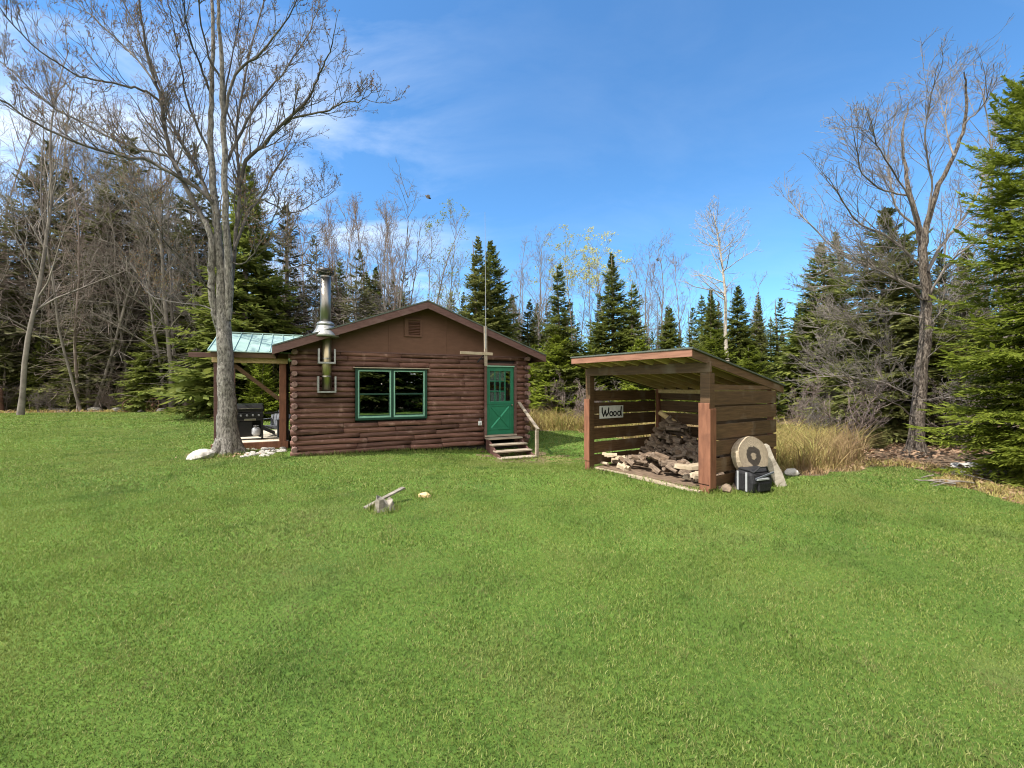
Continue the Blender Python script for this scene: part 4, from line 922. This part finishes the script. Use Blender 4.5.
old_wheel(132, 412, .50, .9, 'old metal wheel half turned away at the far lawn edge'); old_wheel(151, 412, .52, -.15, 'old metal wheel facing the lawn at its far edge')
bs_ = MB(); bs_.tube([(0, 0, z) for z in (-.1, .2, .9, 1.5, 1.72)], [.62, .50, .46, .47, .33], 14); o = bs_.build('broken_stump', M['rust'], smooth=True); place(o, -6, 412); tag(o, 'tall red brown stump cut off by the frame edge', 'stump')
for i, (px, py, a, Ln) in enumerate(((12, 408, .1, 2.4), (25, 404, -.1, 3.2), (14, 411, .05, 1.5))):
    m = MB(); m.tube([(-Ln/2, 0, .1), (0, .05, .12), (Ln/2, 0, .1)], [.13, .14, .10], 9); o = m.build('fallen_log', (M['greywood'], M['firewood'], M['greywood'])[i]); place(o, px, min(py, 411)); o.rotation_euler = (0, 0, a)
    tag(o, ('grey fallen log lying beside the red brown stump', 'dark fallen log deeper in the trees beyond the stump', 'short grey fallen log at the lawn edge by the stump')[i], 'log')
# stones and sticks under the right-hand tree
for i, (px, py, s_, lb) in enumerate(((966, 466, .26, 'pale flat stone in the leaves under the shaggy tree'), (957, 475, .20, 'pale stone at the lawn edge below the shaggy tree'), (944, 471, .12, 'small grey stone at the lawn edge below the shaggy tree'))):
    o = link('stone', rockmesh('stone', 90+i, s_*1.3, s_*.9, s_*.5), M['rock']); place(o, px, py); o.location.z += .03; tag(o, lb, 'stone')
for i in range(9):
    p = at(ra.uniform(930, 985), ra.uniform(474, 488)); a = ra.uniform(0, 6.28); Ln = ra.uniform(.4, 1.0); T_ = Tubes()
    pts, _ = walk(rng, (p[0], p[1], .06), (math.cos(a), math.sin(a), .12), Ln, 4, .1, -.02); T_.add(pts, np.linspace(.018, .006, 5), 5)
    V, Q = T_.arrays(); V = V-np.array([p[0], p[1], 0]); o = link('fallen_stick', rawmesh('fallen_stick', V, Q, smooth=True), M['twig']); o.location = (p[0], p[1], 0); tag(o, 'grey stick fallen at the lawn edge beside the right hand fir', 'stick', 'sticks fallen by the right fir')

# two insects in the air
def insect(px, py, Y, Ln, tilt, label, wings):
    o = empty('flying_insect', PP(px, py, Y)); m = MB()
    m.tube([(-.5*Ln, 0, 0), (-.42*Ln, 0, 0), (-.2*Ln, 0, 0), (.1*Ln, 0, 0), (.36*Ln, 0, 0), (.5*Ln, 0, 0)], [.02*Ln, .08*Ln, .15*Ln, .16*Ln, .12*Ln, .03*Ln], 10); m.build('body', M['bug'], o, smooth=True)
    for s in (-1, 1):
        wv = MB(); wv.prism([(.15*Ln, 0), (.25*Ln, s*wings*Ln), (-.05*Ln, s*wings*1.15*Ln), (-.25*Ln, s*wings*.6*Ln), (-.05*Ln, 0)], 'z', .10*Ln, .13*Ln); wv.build('wing', M['bugwing'], o)
    o.rotation_euler = (R(75), tilt, 0); tag(o, label, 'insect')
insect(428, 197, 2.6, .042, R(33), 'larger dark insect flying over the cabin chimney side', .28); insect(657.5, 260, 2.8, .024, R(15), 'tiny dark insect flying above the wood shed', .45)
#@@PART3
# ================================================================== trees
def smooth(pts, sub=4):
    P = np.array(pts, float); Q = np.concatenate([[2*P[0]-P[1]], P, [2*P[-1]-P[-2]]]); out = []
    for i in range(1, len(Q)-2):
        for t in np.arange(sub)/sub:
            a, b, c, d = Q[i-1], Q[i], Q[i+1], Q[i+2]
            out.append(.5*((2*b)+(c-a)*t+(2*a-5*b+4*c-d)*t*t+(3*b-a-3*c+d)*t**3))
    out.append(P[-1]); return np.array(out)
def photo_tree(name, base, Yb, trunk, limbs, mb_, mt_, seed, dens, label, bud=None, thin=1.0, childlen=(.5, 1.5), maxl=3, kids=(5, 4, 3), trop=.07, childang=(25, 60)):
    r = np.random.default_rng(seed); bx, by = base[0], base[1]; root = empty(name, (bx, by, 0)); tag(root, label, 'tree')
    Tr, Tc, tips = Tubes(), Tubes(), []
    off = np.array([bx, by, 0])
    def path(pp, dY, r0, r1):
        pts = []; m = len(pp)
        for i, (px, py) in enumerate(pp):
            f = i/(m-1); Y = Yb+dY[0]+(dY[1]-dY[0])*f**1.4
            pts.append(np.array(PP(px, py, Y))-off)
        s = smooth(pts); s[1:-1] += r.normal(0, .012, (len(s)-2, 3)); return s, np.linspace(r0, r1, len(s))**1.0
    for (pp, dY, rad) in trunk:
        s, _ = path(pp, dY, 1, 1); Tr.add(s, np.interp(np.linspace(0, 1, len(s)), np.linspace(0, 1, len(rad)), rad), 14)
    for li_, (pp, dY, r0, r1) in enumerate(limbs):
        s, rr = path(pp, dY, r0*.78, r1*.8); Tc.add(s, rr, 8); seg = np.linalg.norm(np.diff(s, axis=0), axis=1); cum = np.concatenate([[0], np.cumsum(seg)]); Lg = cum[-1]
        k = int(Lg*dens); e = nrm(s[-1]-s[-2])
        for u in np.sort(r.uniform(.16, 1.0, k)):
            i = min(np.searchsorted(cum, u*Lg)-1, len(s)-2); i = max(i, 0); q = s[i]; rad = rr[i]
            dd = sideways(r, s[i+1]-s[i], R(r.uniform(*childang))); dd = nrm(dd+np.array([0, 0, .25]))
            lim(Tc, r, q, dd, r.uniform(*childlen)*(1.2-.5*u), min(max(rad*.45, .009), .03), 1, tips, maxl, kids, trop, thin, (6, 4, 3, 3))
        lim(Tc, r, s[-1], e, r.uniform(.5, .9), max(r1, .008), 1, tips, maxl, kids, trop, thin)
    for i in range(9):                                   # root flare
        a = i*6.283/9+r.uniform(-.25, .25); rb = trunk[0][2][1]; L_ = r.uniform(.08, .20)
        P_ = np.array([[math.cos(a)*rb*.55, math.sin(a)*rb*.55, .42], [math.cos(a)*rb*.9, math.sin(a)*rb*.9, .16], [math.cos(a)*(rb+L_*.5), math.sin(a)*(rb+L_*.5), .03], [math.cos(a)*(rb+L_), math.sin(a)*(rb+L_), -.08]])
        Tr.add(smooth(P_, 3), np.interp(np.linspace(0, 1, 10), [0, .4, 1], [rb*.42, rb*.34, .03]), 7)
    Tr.build('trunk', mb_, root); Tc.build('crown', mt_, root)
    if bud:
        B = np.array([t[0] for t in tips]); D = np.array([t[1] for t in tips]); kk = bud[1]
        b = np.repeat(B, kk, 0)+r.normal(0, .016, (len(B)*kk, 3))-np.repeat(D, kk, 0)*r.uniform(0, .16, (len(B)*kk, 1)); d = np.repeat(D, kk, 0)+r.normal(0, .7, b.shape); d /= np.linalg.norm(d, axis=1, keepdims=True)
        soup('buds', kites(b, d, r.uniform(.025, .055, len(b)), r.uniform(.014, .028, len(b)), r.normal(0, 1, b.shape)), M[bud[0]], root)['kind'] = 'stuff'
    return root
b0 = at(228, 454)
photo_tree('maple_tree', b0, b0[1],
  [([(228, 458), (228.5, 448), (228, 430), (227, 405), (226, 380), (224.5, 340), (223, 315), (222, 295), (221, 270), (219, 245), (216, 215), (213, 186), (211, 150), (211, 115), (212, 75), (213, 30), (211, -20), (208, -90)], (0, .1), [.40, .315, .265, .23, .205, .19, .17, .14, .12, .11, .095, .085, .075, .065, .055, .045, .035, .02]),
   ([(222, 345), (216, 318), (213, 300), (211.5, 270), (211, 240), (204, 220)], (0, -.15), [.06, .095, .09, .085, .078, .07]),
   ([(228, 320), (229, 290), (228.5, 262), (227, 235), (225, 200), (224, 150), (222, 100), (221, 50), (218, 0), (215, -70)], (0, -.9), [.08, .105, .10, .088, .078, .07, .06, .048, .035, .02])],
  [([(204, 221), (185, 186), (173, 160), (164, 125), (161, 100), (151, 68), (141, 16), (137, -45)], (-.15, -1.2), .085, .022),
   ([(219, 235), (211, 203), (199, 174), (183, 146), (171, 122), (162, 92), (150, 60), (135, 25), (112, -20)], (0, 1.6), .075, .02),
   ([(224, 118), (235, 75), (262, 52), (285, 22), (300, -5)], (-.6, -1.8), .05, .012),
   ([(231, 285), (236, 240), (239, 200), (238, 160), (236, 130), (244, 85), (252, 40), (268, -10)], (0, 1.4), .075, .02),
   ([(237, 195), (246, 161), (262, 146), (279, 127), (305, 103), (317, 80), (325, 62), (331, 48)], (.2, -1.6), .07, .015),
   ([(279, 127), (297, 117), (324, 112), (343, 103), (358, 102), (366, 97)], (-.3, -1.6), .04, .010),
   ([(234, 250), (248, 212), (260, 199), (272, 176), (286, 150), (297, 122)], (0, 1.5), .05, .012),
   ([(246, 213), (262, 224), (280, 238), (300, 252), (316, 268)], (.3, -1.5), .03, .008),
   ([(260, 199), (275, 205), (290, 213), (312, 205), (330, 192)], (.2, 2.2), .03, .008),
   ([(213, 205), (208, 198), (190, 183), (166, 171), (147, 160), (128, 157), (86, 146), (34, 122), (0, 99), (-50, 80)], (0, -2.4), .075, .02),
   ([(180, 172), (167, 156), (135, 148), (96, 130), (44, 101), (16, 75), (0, 62), (-45, 35)], (-.6, 1.4), .05, .014),
   ([(164, 105), (150, 94), (135, 88), (112, 83), (86, 78), (55, 62), (22, 35), (-10, -5)], (-.6, -3.2), .045, .012),
   ([(156, 82), (130, 52), (99, 23), (73, -2), (45, -30)], (-.8, .8), .035, .010),
   ([(205, 222), (192, 211), (157, 206), (126, 190), (105, 183), (60, 165)], (.1, 2.6), .03, .007),
   ([(216, 300), (206, 285), (187, 265), (168, 244), (157, 224), (148, 200)], (0, -2.2), .03, .007),
   ([(216, 312), (200, 305), (162, 300), (146, 291), (135, 270)], (-.1, 1.7), .028, .007),
   ([(228, 262), (246, 262), (262, 240), (274, 216), (280, 196)], (0, -2.0), .028, .007),
   ([(212, 95), (200, 65), (188, 30), (180, -10)], (.2, -1.8), .045, .012), ([(222, 80), (208, 55), (200, 15), (196, -30)], (-.3, -2.0), .04, .012), ([(212, 160), (198, 128), (186, 95), (180, 60), (170, 10)], (.1, -1.3), .05, .012),
   ([(225, 165), (243, 130), (262, 98), (288, 66), (310, 30), (322, -5)], (-.3, 1.8), .05, .012), ([(236, 132), (225, 100), (232, 60), (240, 10)], (.5, -.5), .04, .012)],
  M['bark'], M['maplebranch'], 11, 4.4, 'big grey bare maple with red buds in front of the porch', ('buds', 3), thin=1.0, childlen=(.6, 1.7), maxl=3, kids=(5, 5, 3), trop=.15, childang=(22, 50))
b1 = at(916, 456)
photo_tree('shaggy_birch_tree', b1, b1[1],
  [([(914.5, 460), (916, 448), (917, 430), (920, 390), (924, 345), (926, 310), (926, 285), (922, 250), (918, 225), (910, 196), (906, 170), (902, 143), (905, 118), (909, 102)], (0, .4), [.29, .20, .17, .15, .135, .125, .11, .085, .07, .055, .042, .03, .02, .010]),
   ([(925, 300), (923, 262), (925, 235), (935, 196), (954, 156), (965, 124), (966, 92), (964, 72)], (0, -.9), [.08, .09, .075, .06, .045, .035, .025, .012])],
  [([(927, 272), (940, 248), (960, 222), (979, 190), (988, 160), (998, 120)], (0, 1.6), .06, .012), ([(929, 295), (950, 262), (985, 235), (1010, 215)], (0, -1.4), .04, .010),
   ([(922, 268), (885, 234), (862, 226), (845, 205), (830, 180)], (0, -1.6), .045, .010), ([(924, 290), (879, 271), (835, 249), (804, 218), (789, 200)], (0, 1.4), .05, .010),
   ([(910, 196), (885, 190), (863, 174), (857, 152), (852, 128)], (.3, -1.0), .035, .009), ([(918, 228), (895, 205), (888, 170), (890, 140), (897, 112)], (.2, 1.6), .04, .009),
   ([(918, 225), (905, 190), (880, 150), (872, 125)], (.2, -1.9), .035, .009), ([(928, 215), (932, 180), (925, 140), (930, 100), (936, 80)], (-.3, -1.5), .035, .009), ([(954, 156), (945, 120), (948, 90)], (-.6, .6), .028, .008), ([(965, 124), (983, 105), (990, 88)], (-.7, -1.5), .028, .008),
   ([(918, 386), (884, 350), (854, 327), (835, 318)], (0, -1.9), .028, .008), ([(916, 398), (874, 380), (825, 376), (800, 380)], (0, 1.3), .026, .007), ([(914, 418), (892, 402), (867, 393), (842, 372), (820, 350)], (0, -2.4), .022, .006),
   ([(922, 318), (884, 312), (841, 318), (815, 332)], (0, 2.0), .026, .007), ([(922, 300), (906, 286), (867, 266), (830, 262)], (0, -2.2), .03, .008), ([(923, 285), (880, 290), (840, 285), (806, 292)], (0, .2), .025, .007),
   ([(925, 360), (945, 343), (970, 330)], (0, -1.2), .022, .007), ([(925, 330), (952, 300), (975, 290)], (0, 1.2), .024, .007), ([(924, 400), (950, 398), (975, 402)], (0, -1.5), .018, .006)],
  M['shagbark'], M['twig'], 23, 5.6, 'bare shaggy barked tree at the right edge of the lawn', None, thin=.85, childlen=(.6, 1.9), maxl=3, kids=(5, 5, 4), trop=.07, childang=(15, 42))

PLACED = set()
def plant(root, px=None, Y=None, top=None, x=None, h=None, base_h=10, wid=1.0, label='', cat='tree', group=None, rz=None):
    o = root if root.name not in PLACED else copy_tree(root)
    PLACED.add(root.name)
    if x is None: x = (px-512)/F*Y
    if h is None: h = H0+(HOR-top)/F*Y
    s = h/base_h; lean_ = (ra.gauss(0, .018), ra.gauss(0, .018)); o.location = (x, Y, float(gz(x, Y))-.02); o.scale = (s*wid, s*wid, s); o.rotation_euler = (*lean_, ra.uniform(0, 6.28) if rz is None else rz)
    return tag(o, label, cat, group)

# prototypes, all 10 m tall
SP = [conifer('spruce_tree', 100, 10, 2.6, 'spruce', step=.21, nb=10, K=9, J=4, droop=.30, wid=1.0, prof=.95, ragged=.3), conifer('spruce_tree', 101, 10, 2.1, 'spruce', step=.21, nb=9, K=8, J=4, droop=.22, ragged=.4, wid=1.0, prof=.95),
      conifer('spruce_tree', 102, 10, 1.6, 'spruce', step=.23, nb=8, K=7, J=4, droop=.30, ragged=.5, dead=20, base=.12, wid=1.0, prof=.95),
      conifer('spruce_tree', 103, 10, 2.3, 'spruce', step=.24, nb=8, K=9, J=4, droop=.38, ragged=.5, wid=.95, prof=1.1, base=.03), conifer('spruce_tree', 104, 10, 2.0, 'olive', step=.22, nb=9, K=8, J=4, droop=.25, ragged=.45, wid=1.0, prof=1.05)]
SB = [conifer('dull_spruce_tree', 110, 10, 2.0, 'sprucebrown', step=.25, nb=8, K=8, J=3, droop=.25, ragged=.5, dead=90, base=.15, wid=.9, prof=.95), conifer('dull_spruce_tree', 111, 10, 1.5, 'sprucebrown', step=.28, nb=7, K=7, J=3, droop=.2, ragged=.5, dead=130, base=.3, wid=.9)]
DS = [conifer('scraggly_spruce_tree', 115, 10, 1.7, 'sprucebrown', step=.3, nb=6, K=6, J=3, ragged=.55, base=.62, dead=260, deadtop=.72, deadlen=1.0, kid=4, bark='twig', trunkr=.085), conifer('scraggly_spruce_tree', 116, 10, 1.9, 'sprucebrown', step=.32, nb=5, K=6, J=3, ragged=.55, base=.7, dead=300, deadtop=.8, deadlen=1.1, kid=4, bark='pinktwig', trunkr=.075)]
FI = [conifer('fir_tree', 120, 6, 1.75, 'fir', step=.18, nb=9, K=9, J=5, droop=.15, lift=.22, ragged=.35, base=.02, prof=.8), conifer('fir_tree', 121, 6, 1.35, 'olive', step=.18, nb=8, K=8, J=5, droop=.18, lift=.2, ragged=.4, base=.02)]
BT = [bare_tree('bare_tree', 200, 10, .072, M['darktwig'], M['twig'], spread=.85, first=.22, nl=26, ang=(20, 42), kids=(7, 6, 4)), bare_tree('bare_tree', 201, 10, .058, M['twig'], M['twig'], spread=.75, first=.28, nl=24, ang=(15, 36), kids=(7, 6, 4)),
      bare_tree('bare_tree', 202, 10, .066, M['darktwig'], M['darktwig'], spread=.8, first=.15, nl=16, stems=4, ang=(12, 34)), bare_tree('bare_tree', 203, 10, .05, M['pinktwig'], M['pinktwig'], spread=.65, first=.2, nl=26, ang=(14, 34))]
YB = bare_tree('budding_tree', 210, 10, .06, M['twig'], M['twig'], spread=.8, first=.35, nl=18, ang=(20, 42), buds='lime', budn=3, buddense=.6)
YT = bare_tree('blossoming_tree', 211, 10, .06, M['twig'], M['twig'], spread=.95, first=.62, nl=18, ang=(22, 45), buds='yellowbuds', budn=6, buddense=.95)
SN = bare_tree('birch_snag', 212, 10, .125, M['birch'], M['birch'], spread=.75, first=.58, nl=36, ang=(30, 75), kids=(7, 6, 4))
SHB = [bare_tree('bare_shrub', 220, 2.2, .014, M['pinktwig'], M['pinktwig'], spread=1.1, first=.12, nl=9, stems=7, ang=(18, 45), thin=.7), bare_tree('bare_shrub', 221, 2.2, .013, M['darktwig'], M['darktwig'], spread=1.25, first=.1, nl=9, stems=6, ang=(22, 55), thin=.7)]

# --- trees one can tell apart, from left to right
K_ = [  # proto, px, top, Y, base height, width, label
 (SB[0], 40, 140, 37, 10, 1.1, 'tall dull spruce with a ragged tip far left of the maple'),
 (SB[1], 118, 168, 36, 10, 1.25, 'narrow brownish spruce left of the maple trunk'),
 (SP[0], 243, 160, 27, 10, .95, 'tall dark spruce rising right behind the maple trunk'),
 (SB[1], 289, 205, 31, 10, 1.2, 'narrow brownish spruce left of the cabin chimney'),
 (SP[2], 344, 262, 33, 10, 1.2, 'slim spruce just right of the cabin chimney top'),
 (SP[1], 373, 268, 36, 10, 1.1, 'slim spruce beyond the cabin roof beside the chimney'),
 (SP[4], 480, 237, 25, 10, 1.0, 'left one of two tall spruces above the cabin door'),
 (SP[0], 494, 239, 26.5, 10, .95, 'right one of two tall spruces above the cabin door'),
 (SP[4], 526, 300, 27, 10, 1.15, 'short dark spruce between the cabin and the pointed spruce'),
 (SP[3], 562, 264, 23, 10, 1.0, 'evenly pointed spruce right of the cabin'),
 (SP[1], 613, 254, 25, 10, 1.0, 'tall slender spruce behind the left end of the shed'),
 (SP[3], 634, 281, 24, 10, 1.15, 'broad dark spruce close behind the shed roof'),
 (SP[1], 669, 306, 34, 10, .9, 'small pointed spruce far behind the shed roof'),
 (SP[1], 711, 290, 25, 10, .95, 'dark spruce on the left of the dead topped birch'),
 (SP[0], 740, 285, 26, 10, .95, 'dark spruce on the right of the dead topped birch'),
 (SP[4], 757, 300, 31, 10, .85, 'first slim spruce right of the dead topped birch'),
 (SP[2], 778, 298, 32, 10, 1.1, 'second slim spruce right of the dead topped birch'),
 (SP[1], 799, 304, 30, 10, .95, 'third slim spruce right of the dead topped birch'),
]
for p, px, top, Y, bh, wd, lb in K_: plant(p, px, Y, top, base_h=bh, wid=wd*1.18, label=lb)
big = conifer('dull_spruce_tree', 131, 8.2, 2.9, 'olive', step=.19, nb=9, K=13, J=8, droop=.3, ragged=.4, base=.03, dead=25, prof=.9)
plant(big, 897, 16.0, 205, base_h=8.2, wid=1.22, label='broad olive spruce just behind the shaggy bare tree')
nf = conifer('fir_tree', 130, 8.0, 1.62, 'fir', step=.16, nb=9, K=13, J=11, droop=.30, lift=.24, ragged=.4, base=.02, wid=.75, prof=.5)
plant(nf, 1036, 8.7, 82, base_h=8.0, label='large bright green fir at the right edge of the photo')
# bright firs close behind
for px, Y, top, wd, k, lb in ((556, 22.5, 330, 1.5, 0, 'bright green bushy fir right of the cabin wall'), (536, 24.5, 345, 1.5, 0, 'low bright fir peeping out beside the cabin corner'), (586, 23, 345, 1.4, 0, 'bright fir just left of the shed roof'),
        (640, 21, 340, 1.5, 0, 'bright fir showing above the middle of the shed roof'), (715, 19, 330, 1.5, 0, 'bright fir below the dead topped birch'), (752, 19.5, 345, 1.5, 0, 'bright fir right of the dead topped birch'),
        (878, 13.4, 422, 1.5, 1, 'small olive fir left of the shaggy tree foot'), (860, 19, 345, 1.3, 1, 'olive fir left of the broad olive spruce'), (962, 17, 250, .95, 1, 'olive fir in the gap between shaggy tree and right fir'), (62, 36, 372, 1.4, 1, 'small fir with drooping boughs left of the fieldstones')):
    plant(FI[k], px, Y, top, base_h=6, wid=wd, label=lb)
plant(SN, 731, 21.5, 208, base_h=10, wid=1.05, label='pale birch with a bare dead top behind the shed')
plant(BT[2], 403, 28, 200, base_h=10, wid=1.1, label='bare many stemmed tree above the cabin roof ridge')
plant(YB, 447, 26, 222, base_h=10, label='slender tree with pale new leaves above the cabin roof')
plant(YB, 424, 30, 232, base_h=10, label='fainter pale leafed tree beside the many stemmed one')
plant(YT, 603, 30, 248, base_h=10, wid=1.2, label='yellow blossoming tree between the pointed and the slender spruce')
plant(YT, 578, 32, 248, base_h=10, wid=1.1, label='yellow topped tree just right of the pointed spruce tip')
plant(BT[0], 537, 29, 238, base_h=10, label='bare grey tree right of the two tall spruces')
plant(BT[1], 652, 29, 262, base_h=10, wid=1.2, label='thin bare tree right of the broad dark spruce')
plant(BT[0], 1080, 11, -60, base_h=10, wid=1.0, label='bare tree reaching in at the top right corner')
plant(BT[1], 1012, 13, 68, base_h=10, wid=1.1, label='bare tree rising behind the large right fir')
plant(BT[0], 20, 29, 30, base_h=10, wid=.9, label='tall bare tree leaning over the left forest edge'); plant(BT[2], 88, 33, 62, base_h=10, wid=.9, label='tall bare clump of stems left of the maple')
plant(BT[0], 176, 33.5, 150, base_h=10, label='dark trunked bare tree at the lawn edge left of the porch', wid=.8); plant(BT[1], 196, 34, 170, base_h=10, label='pale trunked bare tree at the lawn edge left of the porch')
plant(BT[3], 822, 26, 300, base_h=10, wid=.8, label='pinkish bare tree between shed and broad olive spruce')

# --- the forest behind, by stretch
def stretch(n_, x0, x1, y0, y1, protos_, t0, t1, label, group, bh=10, w0=.85, w1=1.2):
    for i in range(n_):
        px = x0+(x1-x0)*(i+ra.uniform(.1, .9))/n_; Y = ra.uniform(y0, y1); plant(protos_[i % len(protos_)], px, Y, ra.uniform(t0, t1), base_h=bh, wid=ra.uniform(w0, w1), label=label, group=group)
stretch(12, -70, 215, 34, 39, SB+[SP[2], SP[4]], 170, 265, 'dull spruce in the dense wood at the left lawn edge', 'dull spruces of the left wood')
stretch(13, -80, 220, 38, 50, [SP[1], SP[0], SP[2]], 215, 300, 'green spruce deeper in the wood left of the maple', 'green spruces deep in the left wood')
stretch(34, -90, 225, 33, 43, [BT[0], BT[1], BT[3], BT[0]], 85, 200, 'bare tree crowded among spruces left of the maple', 'bare trees of the left wood')
stretch(9, -80, 215, 33.5, 37, DS, 130, 250, 'scraggly spruce with dead grey boughs left of the maple', 'scraggly spruces of the left wood', w0=1.1, w1=1.6)
stretch(10, 215, 420, 28, 36, DS, 235, 290, 'scraggly spruce with dead boughs behind the porch', 'scraggly spruces behind the porch', w0=1.0, w1=1.4)
stretch(4, 930, 1000, 19, 24, DS, 240, 310, 'scraggly spruce with dead boughs behind the shaggy tree', 'scraggly spruces behind the shaggy tree', w0=1.0, w1=1.4)
stretch(9, -70, 208, 33, 35, [FI[1], SP[4], FI[1], SP[3]], 315, 365, 'young conifer under the bare trees left of the maple', 'young conifers of the left wood', bh=8, w0=1.0, w1=1.5)
stretch(14, 210, 400, 30, 42, [SP[3], SP[1], SB[0], SP[4]], 265, 315, 'spruce in the wood behind the porch and chimney', 'spruces behind the porch', w0=.95, w1=1.25)
stretch(32, 255, 410, 32, 46, [BT[3], BT[1], BT[3]], 200, 245, 'pinkish bare tree in the thicket around the chimney', 'pinkish bare trees by the chimney')
stretch(6, 215, 330, 24, 28, FI, 335, 365, 'low fir in the shade behind the porch', 'low firs behind the porch', bh=6, w0=1.1, w1=1.5)
stretch(18, 395, 560, 30, 44, [SP[0], SP[4], SP[3]], 290, 330, 'spruce beyond the cabin roof slope', 'spruces beyond the cabin', w0=.95, w1=1.3)
stretch(18, 470, 690, 33, 44, [BT[1], BT[0], BT[3]], 240, 285, 'thin bare tree among the spruces right of the cabin', 'bare trees right of the cabin')
stretch(30, 555, 835, 29, 46, [SP[0], SP[4], SP[2], SP[3]], 292, 335, 'spruce in the dark row beyond the wood shed', 'spruces beyond the shed', w0=.95, w1=1.3)
stretch(14, 690, 860, 30, 42, [BT[1], BT[3]], 275, 320, 'thin bare tree between the spruces beyond the shed', 'bare trees beyond the shed')
stretch(12, 800, 1090, 19, 28, [SP[0], SP[1], SB[0]], 215, 290, 'spruce in the dark wood behind the right hand trees', 'spruces of the right wood', w0=1.0, w1=1.4)
stretch(7, 900, 1080, 19, 26, [BT[1], BT[0]], 150, 260, 'bare tree in the wood behind the right hand trees', 'bare trees of the right wood', w0=.8, w1=1.1)
stretch(16, -120, 1130, 52, 64, [SP[0], SP[1]], 318, 345, 'spruce at the very back of the wood', 'spruces at the back', w0=1.2, w1=1.7)
# shrubs: reddish stems behind the dry grass, brush at the wood's foot
for i, (x0, x1, y0, y1, n_, lb, gp_) in enumerate(((785, 850, 17, 19, 5, 'reddish bare shrub behind the tall dry grass', 'reddish shrubs right of the shed'), (800, 850, 12.5, 14, 2, 'thin bare shrub standing in the tall dry grass', 'shrubs in the dry grass'),
        (535, 600, 19.5, 22, 8, 'bare shrub at the lawn edge between cabin and shed', 'shrubs between cabin and shed'), (0, 205, 32.8, 34.5, 24, 'bare brush at the foot of the left wood', 'brush at the left lawn edge'), (925, 1000, 12.5, 16, 9, 'bare brush in the shade right of the shaggy tree', 'brush by the shaggy tree'))):
    for j in range(n_):
        px = x0+(x1-x0)*(j+ra.uniform(.1, .9))/n_; plant(SHB[(j+(i in (1, 3))) % 2], px, ra.uniform(y0, y1), h=ra.uniform(1.1, 2.4), base_h=2.2, wid=ra.uniform(.9, 1.4), label=lb, cat='shrub', group=gp_)
# the wood across the clearing, behind the photographer: what the window panes reflect
for i in range(15):
    a = R(-80+i*6); d = ra.uniform(17, 23); p = (-2.6+d*1.25*math.cos(a), 13+d*1.25*math.sin(a))
    plant((SP[0], BT[0], FI[0], SP[1])[i % 4], x=p[0], Y=p[1], h=ra.uniform(8, 12), base_h=6 if i % 4 == 2 else 10, wid=1.4, label='tree across the clearing mirrored in the cabin window', group='trees mirrored in the window')
